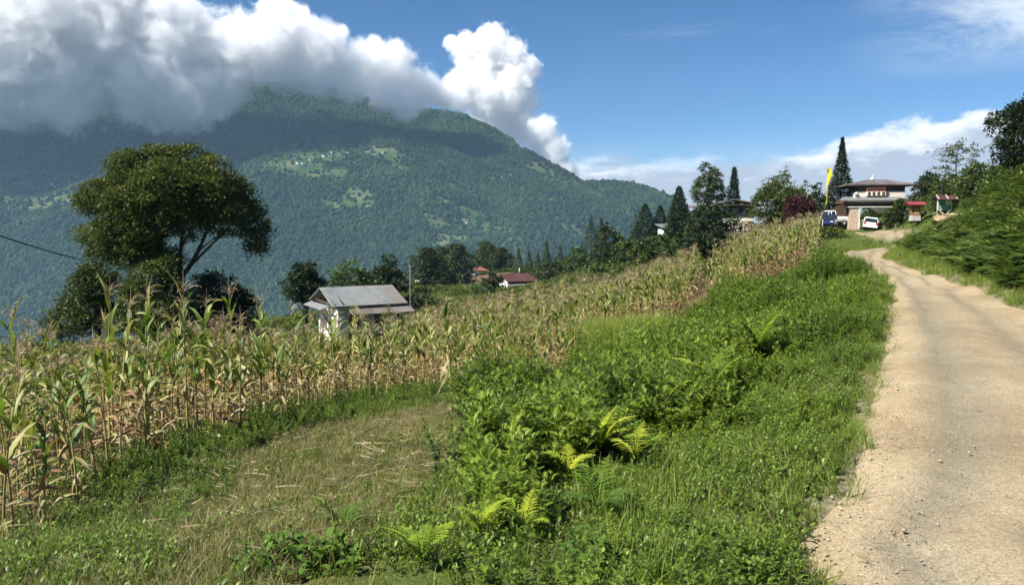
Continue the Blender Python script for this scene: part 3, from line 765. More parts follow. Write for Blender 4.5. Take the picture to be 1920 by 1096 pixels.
class Acc:
    def __init__(s): s.V = []; s.F = []; s.T = []; s.M = []; s.n = 0
    def add(s, V, Fq, tint, mat=0):
        s.V.append(V); s.F.append(Fq + s.n); s.n += len(V)
        s.T.append(np.broadcast_to(tint, (len(Fq),)).astype(float)); s.M.append(np.full(len(Fq), mat))
    def mesh(s, name, smooth=True):
        quads = [f for f in s.F]
        V = np.concatenate(s.V)
        return np_mesh(name, V, quads, np.concatenate(s.M), np.concatenate(s.T), smooth)
def tubeq(pts, rad, n=5):
    mb = MB(); mb.tube(pts, rad, n, caps=False)
    return np.array(mb.v), np.array(mb.f)

corn_leaf = leaf_mat("corn_leaf", [(0, (.06, .115, .02)), (.22, (.12, .18, .03)), (.42, (.24, .25, .055)), (.58, (.32, .275, .11)), (.80, (.38, .32, .17)), (.92, (.30, .19, .10)), (1, (.17, .055, .035))], trans=.32, rough=.5, use_random=.16, spec=.3)
corn_stem = leaf_mat("corn_stalk", [(0, (.13, .18, .04)), (.5, (.27, .25, .09)), (1, (.20, .10, .05))], trans=0, use_random=.5)
corn_tassel = leaf_mat("corn_tassel", [(0, (.27, .23, .12)), (.6, (.33, .26, .15)), (1, (.27, .18, .12))], trans=.2, use_random=.6)
corn_husk = leaf_mat("corn_husk", [(0, (.20, .22, .06)), (.5, (.38, .27, .11)), (1, (.36, .16, .05))], trans=.1, use_random=.8)
CORNMATS = [corn_stem, corn_leaf, corn_tassel, corn_husk]
def corn_parts(seed, h, dryness):
    g = np.random.default_rng(seed)
    lean = g.normal(0, .06, 2)
    def axis(t): return np.array([lean[0] * t * t * h, lean[1] * t * t * h, t * h])
    ts = np.linspace(0, 1, 7)
    st = Acc(); V, Fq = tubeq([axis(t) for t in ts], [.016 - .010 * t for t in ts], 6); st.add(V, Fq, .5 + .4 * dryness * g.random())
    nl = int(g.integers(13, 18)); plane = g.uniform(0, 6.28)
    lv = Acc()
    tb = np.linspace(.07, .93, nl)
    base = np.array([axis(t) for t in tb])
    dirs = plane + np.arange(nl) * math.pi + g.normal(0, .45, nl)
    dead = (tb < .30 + dryness * .5 + g.normal(0, .12, nl))
    length = g.uniform(.42, .78, nl) * (1 - .55 * np.abs(tb - .45)) * (h / 2.0) ** .5
    rise = np.where(dead, g.uniform(-.6, .9, nl), g.uniform(1.0, 1.38, nl))
    droop = np.where(dead, g.uniform(1.3, 2.6, nl), np.where(g.random(nl) < .55, g.uniform(.3, 1.2, nl), g.uniform(1.2, 2.5, nl)))
    width = np.where(dead, g.uniform(.035, .07, nl), g.uniform(.055, .10, nl))
    tint = np.where(dead, g.uniform(.50, .86, nl) + (g.random(nl) > .88) * .14, np.clip(.16 + g.normal(0, .14, nl) + .45 * dryness * g.random(nl), 0, .62))
    V, Fq, per = strips(base, dirs, length, width, rise, droop, 8, fold=.45, twist=g.normal(0, .9, nl), wprof=lambda t: np.minimum(1, .45 + 3 * t) * np.maximum(1 - t ** 2.2, .03), lateral=g.normal(0, .12, nl))
    V += g.normal(0, .004, V.shape)
    tq = np.repeat(tint, per) + np.tile(np.repeat(np.linspace(-.04, .16, 8), 2), nl)
    lv.add(V, Fq, np.clip(tq, 0, 1))
    ta = Acc(); top = axis(1.0)
    V, Fq = tubeq([top - [0, 0, .02], top + [lean[0] * .1, lean[1] * .1, .16], top + [lean[0] * .2, lean[1] * .2, .34]], [.006, .0045, .003], 3); ta.add(V, Fq, g.random())
    nb = int(g.integers(8, 13)); b0 = np.repeat(top[None], nb, 0) + np.stack([np.zeros(nb), np.zeros(nb), g.uniform(.02, .13, nb)], 1)
    for tw in (0.0, 1.57):
        V, Fq, per = strips(b0, np.linspace(0, 6.28, nb) + g.normal(0, .3, nb), g.uniform(.16, .27, nb), np.full(nb, .010), g.uniform(.7, 1.25, nb), g.uniform(1.2, 2.6, nb), 5, twist=np.full(nb, tw) if tw else None, tip=.6)
        ta.add(V, Fq, np.repeat(g.random(nb), per))
        b0 = b0 + .002
    ear = Acc()
    for e in range(1):
        t = g.uniform(.40, .52) - .08 * e; a = plane + math.pi * e + g.normal(0, .4); p0 = axis(t); dn = g.uniform(.1, .9)
        dv = np.array([math.cos(a) * math.sin(dn), math.sin(a) * math.sin(dn), math.cos(dn) * (1 if g.random() < .7 else -1)])
        V, Fq = tubeq([p0 + dv * q for q in (0.0, .05, .12, .19, .24)], [.01, .026, .029, .019, .004], 6); ear.add(V, Fq, g.random())
    return st, lv, ta, ear
corn_kinds = []
for i in range(9):
    h = [1.75, 1.9, 1.6, 1.8, 2.0, 1.45, 1.65, 1.85, 1.3][i]
    corn_kinds.append(corn_parts(100 + i, h, [.30, .55, .72, .45, .38, .6, .88, .22, .45][i]))
def merged(acc_list, name):
    A_ = Acc()
    for k, ac in enumerate(acc_list):
        for V, f, t_, m_ in zip(ac.V, ac.F, ac.T, ac.M):
            pass
        off = A_.n
        A_.V += ac.V; A_.F += [f + off for f in ac.F]; A_.n += ac.n; A_.T += ac.T; A_.M += [np.full(len(f), k) for f in ac.F]
    return A_.mesh(name)

# --- positions of the crop
def field_points(poly, sx_, sy_, jit, ang, seed):
    g = np.random.default_rng(seed); P = np.array(poly); c = P.mean(0); Rr = np.abs(P - c).max() * 1.5
    X, Y = np.meshgrid(np.arange(-Rr, Rr, sx_), np.arange(-Rr, Rr, sy_)); X = X.ravel() + g.normal(0, jit, X.size); Y = Y.ravel() + g.normal(0, jit, Y.size)
    x = c[0] + X * math.cos(ang) - Y * math.sin(ang); y = c[1] + X * math.sin(ang) + Y * math.cos(ang)
    k = inpoly(x, y, poly); return x[k], y[k]
cx_, cy_ = field_points(CORN, .40, .58, .11, .35, 3)
k = ~inpoly(cx_, cy_, GAP) & ~inpoly(cx_, cy_, TALLG) & (rng.random(len(cx_)) < .93) & (cx_ > -cy_ * .80 - 1.5)
k &= ~((fbm2(cx_ * .25, cy_ * .25, 3, 77) < .30) & (cy_ > 20))
cx_, cy_ = cx_[k], cy_[k]
# the thin near end at the left of the picture: fewer plants
near = (cy_ < 8.6); kk = ~near | (rng.random(len(cx_)) < .85); cx_, cy_ = cx_[kk], cy_[kk]
cz_ = H(cx_, cy_)
ckind = rng.integers(0, 9, len(cx_)); ckind = np.where((cy_ < 8.8) & (rng.random(len(cx_)) < .75), rng.choice([0, 7, 4, 8, 7], len(cx_)), ckind); cs = rng.uniform(.80, 1.20, len(cx_)); crz = rng.uniform(0, 6.28, len(cx_))
front = cy_ < 8.8
cs = np.where(front, np.minimum(cs, 1.0) * .80, cs) * np.interp(cy_, [9, 11, 13, 18, 24, 36], [1, .95, .84, .80, .92, 1.10]) * np.interp(cx_ + .45 * cy_, [-4, 1.5], [.88, 1])
# a plant shows most when it is near and no denser rows stand before it
dist = np.hypot(cx_, cy_)
row_depth = polydist(cx_, cy_, UD([(30, 5.6), (190, 6.3), (225, 9), (330, 9.9), (540, 12), (750, 14.8), (880, 16.3), (1070, 18), (1090, 21), (1040, 23), (1150, 27), (1290, 30)]))
score = dist + row_depth * 2.0
inview = (np.abs(cx_) < cy_ * .70)
order = np.argsort(np.where(inview, score, 1e6))
SINGLES = order[:292]; REST = np.setdiff1d(np.arange(len(cx_)), SINGLES)
print("CORN", len(cx_))
corn_roots = {}
GRP_C = "corn plants along the near edge of the field"
partnames = ["stalk", "foliage", "tassel", "ear"]
part_me = []
for kd in corn_kinds:
    part_me.append([ac.mesh(nm) for ac, nm in zip(kd, partnames)])
    for q, me in enumerate(part_me[-1]): me.materials.append(CORNMATS[q])
for i in SINGLES:
    kd = int(ckind[i])
    if cy_[i] < 8.8: lab = "short yellowing corn plant in the sparse clump nearest the camera at the left"
    elif kd in (1, 2, 6): lab = "mostly dried tan corn plant standing among the front rows of the cornfield"
    elif kd in (0, 4, 7): lab = "tall half green corn plant with tassel in the front rows of the cornfield"
    else: lab = "medium green and tan corn plant in the front rows of the cornfield"
    r = empty("corn_plant", (cx_[i], cy_[i], cz_[i] - .02), crz[i], lab, "corn", lab.replace(" plant", " plants", 1))
    r.scale = (cs[i],) * 3
    for nm, me in zip(partnames, part_me[kd]): link(nm, me, parent=r)
kinds_m = [proto("corn_kind.%03d" % i, merged(kd, "corn_kind"), CORNMATS) for i, kd in enumerate(corn_kinds)]
nR = len(REST)
scatter("cornfield", np.stack([cx_, cy_, cz_ - .02], 1)[REST], np.stack([rng.normal(0, .05, nR), rng.normal(0, .05, nR), crz[REST]], 1), np.repeat(cs[REST][:, None], 3, 1), ckind[REST], kinds_m, "dense ripening corn filling the field behind the front rows", "corn")

# --- grasses, weeds, ground cover
VERGE = UD([(880, 3.0), (900, 8), (880, 13), (1075, 18), (1110, 21), (1210, 22), (1270, 26), (1300, 30), (1350, 34), (1400, 35.5), (1530, 38), (1560, 46), (1600, 46), (1594, 40), (1640, 32), (1674, 24), (1674, 20), (1660, 14), (1640, 10), (1590, 6), (1520, 4), (1490, 3)])
grass_mat = leaf_mat("green_grass", [(0, (.07, .115, .014)), (.4, (.13, .19, .022)), (.75, (.20, .255, .035)), (1, (.28, .27, .08))], trans=.35, use_random=.5)
straw_mat = leaf_mat("dry_grass", [(0, (.07, .10, .02)), (.4, (.125, .14, .03)), (.72, (.20, .18, .06)), (1, (.32, .27, .14))], trans=.3, use_random=.5)
weed_mat = leaf_mat("weed_leaf", [(0, (.055, .095, .014)), (.4, (.105, .17, .020)), (.75, (.17, .245, .03)), (1, (.26, .33, .045))], trans=.35, use_random=.4, rough=.45, spec=.35)
fern_mat = leaf_mat("fern_leaf", [(0, (.045, .10, .02)), (.5, (.10, .18, .025)), (.8, (.25, .34, .03)), (1, (.42, .46, .05))], trans=.4, use_random=.0, rough=.5)
brk_mat = leaf_mat("bracken_leaf", [(0, (.025, .050, .010)), (.4, (.05, .088, .015)), (.75, (.085, .13, .020)), (1, (.17, .19, .04))], trans=.3, use_random=.5, rough=.5)
stem_mat = leaf_mat("weed_stem", [(0, (.05, .08, .02)), (1, (.12, .09, .04))], trans=0, use_random=.6)
flower_mat = rough_mat("tiny_flower", (.7, .72, .66), (.8, .8, .78))
def grass_mesh(seed, n, h, spread, w=.008, droop=1.0, tmin=.0, tmax=1.0):
    g = np.random.default_rng(seed); A_ = Acc()
    a = g.uniform(0, 6.28, n); r = spread * np.sqrt(g.random(n))
    base = np.stack([np.cos(a) * r, np.sin(a) * r, np.zeros(n)], 1)
    V, Fq, per = strips(base, g.uniform(0, 6.28, n), h * g.uniform(.45, 1.1, n), np.full(n, w) * g.uniform(.6, 1.4, n), g.uniform(1.0, 1.55, n), g.uniform(.2, 1.6, n) * droop, 4)
    A_.add(V, Fq, np.repeat(g.uniform(tmin, tmax, n), per)); return A_.mesh("grass_tuft")
def leafy(seed, nstem, h, nleaf, ll, lobes, spread, flat=.0, wid=.38):
    """stems with leaves; each leaf a centre blade with optional side lobes"""
    g = np.random.default_rng(seed); A_ = Acc()
    for s_ in range(nstem):
        a = g.uniform(0, 6.28); r0 = spread * .4 * math.sqrt(g.random()); ht = h * g.uniform(.65, 1.1); la = g.uniform(0, 6.28); le = g.uniform(.05, .45)
        p0 = np.array([math.cos(a) * r0, math.sin(a) * r0, 0]); dv = np.array([math.cos(la) * le, math.sin(la) * le, 1.0])
        def ax(t): return p0 + dv * ht * t * np.array([t, t, 1 - .12 * t])
        V, Fq = tubeq([ax(0), ax(.5), ax(1)], [.006, .004, .0015], 3); A_.add(V, Fq, .4, 1)
        t = np.linspace(.12, 1, nleaf); base = np.array([ax(q) for q in t]); n = nleaf
        dr = np.arange(n) * 2.4 + g.uniform(0, 6) + g.normal(0, .3, n)
        L_ = ll * (1.1 - .5 * t) * g.uniform(.7, 1.2, n); rise = g.uniform(.0, .9, n) + .3 * t; droop = g.uniform(.4, 1.4, n)
        tint = np.clip(.25 + .45 * t * g.random(n) + g.normal(0, .12, n), 0, 1)
        prof = lambda q: np.interp(q, [0, .2, .5, .8, 1], [.12, .7, 1, .55, .04])
        V, Fq, per = strips(base, dr, L_, L_ * wid, rise, droop, 3, fold=.35, wprof=prof); A_.add(V, Fq, np.repeat(tint, per))
        for lb in range(lobes):
            for sd in (-1, 1):
                f = .18 + .24 * lb
                b2 = base + np.stack([np.cos(dr) * np.cos(rise), np.sin(dr) * np.cos(rise), np.sin(rise)], 1) * (L_ * f)[:, None]
                V, Fq, per = strips(b2, dr + sd * (.85 - .2 * lb), L_ * (.66 - .14 * lb), L_ * .17, rise * .8, droop * .8, 2, wprof=lambda q: np.interp(q, [0, .4, 1], [.35, 1, .05])); A_.add(V, Fq, np.repeat(tint, per))
    return A_.mesh("leafy_plant")
def frond_acc(seed, L_, pairs, pl, tint0, rise=1.1, droop=1.3, az=0, base=(0, 0, 0), A_=None):
    g = np.random.default_rng(seed); A_ = A_ or Acc()
    tt = np.linspace(0, 1, 14); ang = rise - droop * tt ** 1.3; sg = L_ / 13
    hx = np.concatenate([[0], np.cumsum(np.cos(ang[:-1]) * sg)]); hz_ = np.concatenate([[0], np.cumsum(np.sin(ang[:-1]) * sg)])
    c, s = math.cos(az), math.sin(az)
    pts = np.stack([base[0] + c * hx, base[1] + s * hx, base[2] + hz_], 1)
    V, Fq = tubeq(pts, np.linspace(.0045, .001, 14), 3); A_.add(V, Fq, min(1, tint0 + .05))
    tp = np.linspace(.16, .985, pairs)
    bp = np.stack([np.interp(tp, tt, pts[:, k]) for k in range(3)], 1)
    env = np.interp(tp, [0, .2, .42, .7, 1], [.3, .75, 1, .68, .08])
    for sd in (-1, 1):
        n = pairs
        V, Fq, per = strips(bp, np.full(n, az) + sd * (1.25 - .25 * tp) + g.normal(0, .06, n), pl * env * g.uniform(.9, 1.08, n), np.full(n, L_ / pairs * .82) * (.5 + .5 * env), np.interp(tp, tt, ang) * .35 + g.normal(.05, .08, n), np.full(n, .5), 4, fold=.25,
                            wprof=lambda q: np.array([.9, 1.0, .8, .55, .06]) if len(q) == 5 else 1 - q)
        A_.add(V, Fq, np.clip(np.repeat(tint0 + g.normal(0, .05, n), per), 0, 1))
    return A_
GT = [proto("grass_tuft.%03d" % i, grass_mesh(200 + i, 22, [.22, .3, .4, .5][i % 4], .10, .007, 1.0), grass_mat) for i in range(5)]
TG = [proto("tall_grass.%03d" % i, grass_mesh(230 + i, 40, .95, .16, .011, .8, .35, .95), grass_mat) for i in range(3)]
DT = [proto("dry_tuft.%03d" % i, grass_mesh(260 + i, 26, [.10, .16, .24, .34][i], .14, .005, 1.6), straw_mat) for i in range(4)]
WD = [proto("weed.%03d" % i, leafy(300 + i, 3, [.42, .55, .65, .5][i], 22, .092, 3 if i != 3 else 2, .25, wid=.22), [weed_mat, stem_mat]) for i in range(4)]
weed_mat2 = leaf_mat("pale_weed_leaf", [(0, (.075, .12, .016)), (.4, (.14, .21, .024)), (.75, (.21, .285, .034)), (1, (.30, .35, .05))], trans=.38, use_random=.4, rough=.5, spec=.3)
WD2 = [proto("weed.%03d" % (i + 4), leafy(320 + i, 3, [.45, .5, .6, .4][i], 22, .10, 3, .25, wid=.20), [weed_mat2, stem_mat]) for i in range(4)]
weed_mat3 = leaf_mat("dark_weed_leaf", [(0, (.040, .080, .018)), (.4, (.075, .135, .026)), (.75, (.12, .19, .034)), (1, (.19, .26, .05))], trans=.3, use_random=.2, rough=.5, spec=.3)
LOW = [proto("low_herb.%03d" % i, leafy(340 + i, 6, .16, 6, [.045, .055, .05][i], 0, .34, wid=.5), [weed_mat, stem_mat]) for i in range(3)]
def place(n, xr, yr, keep):
    x = rng.uniform(*xr, n); y = rng.uniform(*yr, n); k = keep(x, y); return x[k], y[k]
def put(x, y, s, picks, name, protos, label, cat, tilt=.12, sink=.01, zs=None):
    n = len(x); z = H(x, y) - sink
    sc_ = np.stack([s, s, s * (zs if zs is not None else 1)], 1)
    return scatter(name, np.stack([x, y, z], 1), np.stack([rng.normal(0, tilt, n), rng.normal(0, tilt, n), rng.uniform(0, 6.28, n)], 1), sc_, picks, protos, label, cat)
def left_of_road(x, y): return (road_side(x, y) < 0)
_ly = EL[:, 1]
def lod(x, y, near=8.0, p=1.5):       # thin out with distance
    d = np.hypot(x, y); return np.minimum(1, (near / np.maximum(d, .1)) ** p)
inv = lambda x, y: (np.abs(x) < np.abs(y) * .74 + 1.6)
ON = on_road
def veg_dist(x, y): return road_dist(x, y)
leftside = lambda x, y: x < np.interp(y, [-8, 4, 13, 22, 28, 34, 40, 46, 60, 80], [1.0, 1.5, 6.3, 11.2, 14.0, 16.2, 17.6, 20, 28, 37])
# 1 grass on every green surface near the camera
x, y = place(260000, (-26, 34), (2.2, 60), lambda x, y: inv(x, y) & (rng.random(len(x)) < lod(x, y, 9, 1.35)) & ~ON(x, y) & (~inpoly(x, y, CORN) | (rng.random(len(x)) < .12)) & ~(inpoly(x, y, DRY) & (rng.random(len(x)) < .93)) & ~(inpoly(x, y, VERGE) & (y > 6.5) & (rng.random(len(x)) < .80)))
s = rng.uniform(.55, 1.25, len(x)) * (.42 + .58 * sstep(.0, 1.4, veg_dist(x, y))) * (.75 + .6 * fbm2(x * .5, y * .5, 3, 91))
s *= np.where(inpoly(x, y, DRY), .5, 1) * (1 + .015 * np.minimum(np.hypot(x, y), 32)) * np.interp(y, [34, 40], [1, .55]) * np.where((x < .5) & (y < 17.5), .45, 1) * np.where(leftside(x, y), 1, .8) * np.where(inpoly(x, y, VERGE), np.interp(y, [4.5, 7], [.85, .55]), 1)
put(x, y, s, rng.integers(0, 5, len(x)), "grass", GT, "green grass growing along the verge and banks", "grass")
print("GRASS", len(x))
x, y = place(100000, (-1, 34), (2.2, 60), lambda x, y: inv(x, y) & (road_dist(x, y) < .42) & (rng.random(len(x)) < lod(x, y, 9, 1.0)) & (~ON(x, y) | (road_dist(x, y) < .26 * fbm2(x * 1.5, y * 1.5, 3, 19) - .02)))
put(x, y, rng.uniform(.28, .7, len(x)) * (1 + .012 * np.hypot(x, y)), rng.integers(0, 5, len(x)), "edge_grass", GT, "short grass creeping in from the edges of the road", "grass", tilt=.3)
# 2 straw of the cut patch
x, y = place(60000, (-8, 3), (3.5, 14), lambda x, y: inv(x, y) & (inpoly(x, y, DRY) & (fbm2(x * .7, y * .7, 3, 18) > .26) | (rng.random(len(x)) < .04)) & ~ON(x, y) & (rng.random(len(x)) < lod(x, y, 6, 1.2)))
put(x, y, rng.uniform(.35, .8, len(x)), rng.integers(0, 4, len(x)), "dry_grass", DT, "short dry brown grass covering the cut patch beside the corn", "dry grass", tilt=.3)
print("DRY", len(x))
x, y = place(26000, (-7, 1), (3.0, 9), lambda x, y: inv(x, y) & ~inpoly(x, y, DRY) & (x < -.2) & (y < 7.5) & (fbm2(x * 1.1, y * 1.1, 3, 27) > .49))
put(x, y, rng.uniform(.35, .8, len(x)), rng.integers(0, 4, len(x)), "thatch", DT, "patches of dead grass among the herbs at the lower left", "dry grass", tilt=.3)
litter_mat = leaf_mat("straw_litter", [(0, (.12, .095, .045)), (.5, (.21, .17, .085)), (1, (.36, .30, .18))], trans=.1, use_random=.9)
SL = [proto("straw_bit.%03d" % i, grass_mesh(660 + i, 4, .22, .16, .006, .25), litter_mat) for i in range(3)]
x, y = place(5200, (-8, 1), (4, 13.5), lambda x, y: inpoly(x, y, DRY) & (fbm2(x * .9, y * .9, 3, 83) > .36))
n = len(x)
scatter("straw_litter", np.stack([x, y, H(x, y) + .05], 1), np.stack([rng.choice([-1.5, 1.5], n) + rng.normal(0, .10, n), rng.normal(0, .15, n), rng.uniform(0, 6, n)], 1), np.repeat(rng.uniform(.4, 1.3, n)[:, None], 3, 1), rng.integers(0, 3, n), SL, "bits of dead straw strewn on the cut patch", "straw")
# 3 tall pale grass in front of the corn
x, y = place(5000, (0, 9), (19, 29), lambda x, y: inpoly(x, y, TALLG))
put(x, y, rng.uniform(.8, 1.35, len(x)), rng.integers(0, 3, len(x)), "tall_grass", TG, "patch of tall bright green grass before the corn", "tall grass", tilt=.1)
# 4 weeds: a thick mass on the verge, a fringe under the corn
wn = lambda x, y: fbm2(x * .55, y * .55, 4, 33)
FP = [G(u, v)[:2] for u, v in [(900, 1040), (985, 1035), (790, 1085), (1125, 900), (1190, 905), (1065, 935), (1050, 850), (1245, 800), (1340, 770), (1120, 985), (1420, 690)]]
def offfern(x, y):
    k = np.ones(np.shape(x), bool)
    for a_, b_ in FP: k &= np.hypot(x - a_, (y - b_ + .25) * .6) > .34
    return k
x, y = place(130000, (-6, 26), (2.6, 48), lambda x, y: inv(x, y) & inpoly(x, y, VERGE) & ~ON(x, y) & (veg_dist(x, y) > .06) & (rng.random(len(x)) < lod(x, y, 9, 1.2)) & (wn(x, y) > .25 + .13 * (y < 5.0)) & offfern(x, y))
h_ = sstep(.0, 2.2, veg_dist(x, y)); s = rng.uniform(.6, 1.15, len(x)) * (.50 + .62 * h_) * (.48 + 1.05 * sstep(.33, .70, wn(x, y))) * (1 + .006 * np.hypot(x, y)) * np.interp(y, [3, 5, 8, 33, 37], [.6, .75, 1, 1, .6])
put(x, y, s, np.where(fbm2(x * .3, y * .3, 3, 57) + rng.normal(0, .05, len(x)) > .52, 4, 0) + rng.integers(0, 4, len(x)), "verge_weeds", WD + WD2, "thick mass of lobed green weeds along the left side of the road", "weeds")
print("WEEDS", len(x))
x, y = place(60000, (0, 26), (2.6, 44), lambda x, y: inv(x, y) & leftside(x, y) & ~ON(x, y) & (road_dist(x, y) < 2.2) & (rng.random(len(x)) < lod(x, y, 8, 1.2)))
put(x, y, rng.uniform(.45, 1.0, len(x)) * (1 + .02 * y), rng.integers(0, 3, len(x)), "roadside_herbs", LOW, "low leafy herbs spilling over the left edge of the road", "herbs", tilt=.25)
fr = UD([(225, 8.6), (330, 9.6), (540, 11.6), (750, 14.4), (880, 16), (1070, 17.8)])
x, y = place(16000, (-10, 6), (4, 19), lambda x, y: (polydist(x, y, fr) < .75 + .5 * (wn(x, y) - .5)) | ((polydist(x, y, UD([(0, 4.3), (120, 5.2), (230, 6.4), (300, 8.2)])) < .7)))
k = rng.random(len(x)) < .75; x, y = x[k], y[k]
put(x, y, rng.uniform(.45, .85, len(x)) * np.interp(y, [4, 7, 9], [.6, .6, .8]), rng.integers(0, 4, len(x)), "fringe_weeds", WD, "strip of low green weeds at the foot of the corn", "weeds")
# 5 low herbs between everything near
x, y = place(30000, (-6, 13), (2.4, 22), lambda x, y: inv(x, y) & ~ON(x, y) & leftside(x, y) & (rng.random(len(x)) < lod(x, y, 5, 1.3)) & (~inpoly(x, y, DRY) | (rng.random(len(x)) < .28)) & (fbm2(x * .8, y * .8, 3, 44) > .33))
put(x, y, rng.uniform(.6, 1.3, len(x)), rng.integers(0, 3, len(x)), "low_herbs", LOW, "low round leaved herbs creeping between the grass", "herbs")
x, y = place(30000, (8, 26), (10, 50), lambda x, y: inv(x, y) & ~leftside(x, y) & ~ON(x, y) & (road_dist(x, y) < 2.4) & (rng.random(len(x)) < lod(x, y, 16, 1.0)))
put(x, y, rng.uniform(.5, 1.15, len(x)), rng.integers(0, 5, len(x)), "verge_grass", GT, "short grass strip between the road and the right bank", "grass", tilt=.2)
# 6 bracken bank right of the road and scrub on the slopes
def bracken(seed):
    g = np.random.default_rng(seed); A_ = Acc()
    for q in range(5): frond_acc(seed * 10 + q, g.uniform(.7, 1.15), 13, .30, float(g.uniform(.15, .75)), g.uniform(.9, 1.35), g.uniform(1.0, 1.9), q * 1.26 + g.normal(0, .2), A_=A_)
    return A_.mesh("bracken")
BR = [proto("bracken.%03d" % i, bracken(400 + i), brk_mat) for i in range(4)]
rightbank = lambda x, y: (~leftside(x, y)) & ~ON(x, y)
x, y = place(80000, (9, 66), (12, 96), lambda x, y: inv(x, y) & rightbank(x, y) & (x > np.interp(y, [12, 17, 22, 29, 36, 44, 52, 60, 75, 90], [10.4, 12.2, 13.9, 16.6, 18.9, 22.8, 28.6, 32.5, 39, 46]) + 1.6 * (fbm2(x * .3, y * .3, 3, 9) - .3)) & (rng.random(len(x)) < lod(x, y, 26, 1.2)) & ~((y > 62) & (x < .50 * y)) & ~((y > 60) & (y < 74) & (x > .52 * y) & (x < .60 * y) & (rng.random(len(x)) < .6)) & ~((y > 46) & (y < 68.5) & (x > .545 * y) & (x < .605 * y)))
put(x, y, rng.uniform(.55, 1.0, len(x)) * (.6 + .8 * fbm2(x * .25, y * .25, 3, 14)) * np.where((y > 50) & (x < .60 * y), .45, 1), rng.integers(0, 4, len(x)), "bracken", BR, "thick dark green bracken covering the bank right of the road", "bracken")
print("BRACKEN", len(x))
x, y = place(9000, (18, 60), (46, 96), lambda x, y: inv(x, y) & ~leftside(x, y) & ~ON(x, y) & (x > .47 * y) & (rng.random(len(x)) < .8) & (road_dist(x, y) > .5))
put(x, y, rng.uniform(.5, 1.2, len(x)) * (.3 + 1.2 * fbm2(x * .3, y * .3, 3, 15)) * np.where(x < .6 * y, .75, 1.3), rng.integers(0, 4, len(x)), "bank_weeds", WD, "rough weeds and grass on the bank about the notice board", "weeds")
x, y = place(9000, (14, 50), (40, 90), lambda x, y: inv(x, y) & ~ON(x, y) & (x > .40 * y) & ((x < .56 * y) | (rng.random(len(x)) < .3)) & (road_dist(x, y) > .1))
put(x, y, rng.uniform(.45, .9, len(x)), rng.integers(0, 5, len(x)), "bank_grass", GT, "rough green grass on the bank and round the gatehouse", "grass")
def scrubm(seed):
    g = np.random.default_rng(seed); A_ = Acc(); n = 150
    d = g.normal(0, 1, (n, 3)); d /= np.linalg.norm(d, axis=1)[:, None]; d[:, 2] = np.abs(d[:, 2]) * .9
    rad = g.uniform(.55, 1.05, n); base = d * rad[:, None] * np.array([.8, .8, .9])
    V, Fq, per = strips(base, np.arctan2(d[:, 1], d[:, 0]) + g.normal(0, .7, n), g.uniform(.16, .34, n), g.uniform(.10, .2, n), np.arcsin(np.clip(d[:, 2], -1, 1)) * .5 + g.normal(0, .4, n), g.uniform(.2, 1, n), 2, fold=.3, wprof=lambda q: np.interp(q, [0, .5, 1], [.4, 1, .1]))
    A_.add(V, Fq, np.repeat(g.random(n), per)); return A_.mesh("scrub")
scrub_mat = leaf_mat("scrub_leaf", [(0, (.032, .052, .010)), (.4, (.060, .090, .016)), (.75, (.10, .13, .022)), (1, (.16, .16, .04))], trans=.25, use_random=.6)
SB = [proto("scrub.%03d" % i, scrubm(440 + i), scrub_mat) for i in range(4)]
cornback = lambda x, y: y > np.interp(x, [xu(u, d) for u, d in [(-100, 15.5), (100, 17), (400, 21), (800, 30), (1000, 38), (1150, 45), (1250, 50), (1350, 55), (1430, 58), (1525, 60)]], [16.5, 18, 22.5, 31.5, 40, 47, 52, 57, 60, 62])
x, y = place(52000, (-70, 80), (17, 235), lambda x, y: inv(x, y) & cornback(x, y) & (leftside(x, y) | (y > 84)) & ~ON(x, y) & ~inpoly(x, y, BROWN) & (rng.random(len(x)) < lod(x, y, 55, 1.0)) & (fbm2(x * .06, y * .06, 3, 61) > .30) & ~((y > 60) & (y < 100) & (x > 28) & (x < 46)) & ~((np.hypot(x + 16, y - 58) < 6)))
put(x, y, rng.uniform(.5, 1.3, len(x)) * (.7 + .7 * fbm2(x * .1, y * .1, 3, 62)), rng.integers(0, 4, len(x)), "undergrowth", SB, "mixed green undergrowth on the slope below the cornfield", "undergrowth")
print("SCRUB", len(x))
x, y = place(9000, (11, 66), (14, 96), lambda x, y: inv(x, y) & rightbank(x, y) & (x > np.interp(y, [12, 17, 22, 29, 36, 44, 52, 60, 75, 90], [11.0, 12.9, 14.7, 17.4, 19.9, 24.3, 30.5, 34.5, 42, 51])) & (fbm2(x * .22, y * .22, 3, 71) > .44) & ~((y > 46) & (y < 69) & (x > .54 * y) & (x < .605 * y)))
put(x, y, rng.uniform(.35, .85, len(x)), rng.integers(0, 4, len(x)), "bank_scrub", SB, "dark mixed scrub on the bank right of the road", "scrub")
# 7 ferns one can point at: each its own thing (mark u, v on the ground, distance, size, yellowness, facing)
FERNS = [(900, 1040, .29, .95, "bright yellow green fern with upright frond at the bottom centre of the verge"), (985, 1035, .29, 1.0, "yellow fern with curled fronds just right of the bottom centre fern"), (790, 1085, .30, .85, "large fern with frond reaching left at the lower edge of the grass"),
         (1125, 900, .46, 1.05, "pale yellow fern standing out of the middle of the weed mass"), (1190, 905, .42, 1.05, "small yellow fern lying to the right beside the pale upright fern"), (1065, 935, .34, 1.0, "little yellow frond low below the weed clump"),
         (1050, 850, .55, .75, "green fern rising from the top of the weed clump"), (1245, 800, .65, .95, "light green fern among weeds near the middle of the verge"), (1340, 770, .8, .8, "broad arching green fern in the weeds toward the road"),
         (1120, 985, .45, .55, "small green fern between grass blades in front of the weeds"), (640, 1000, .35, .5, "tiny fern growing on the cut brown patch"), (1420, 690, .95, .75, "large light green fern near the far bend of the weedy verge")]
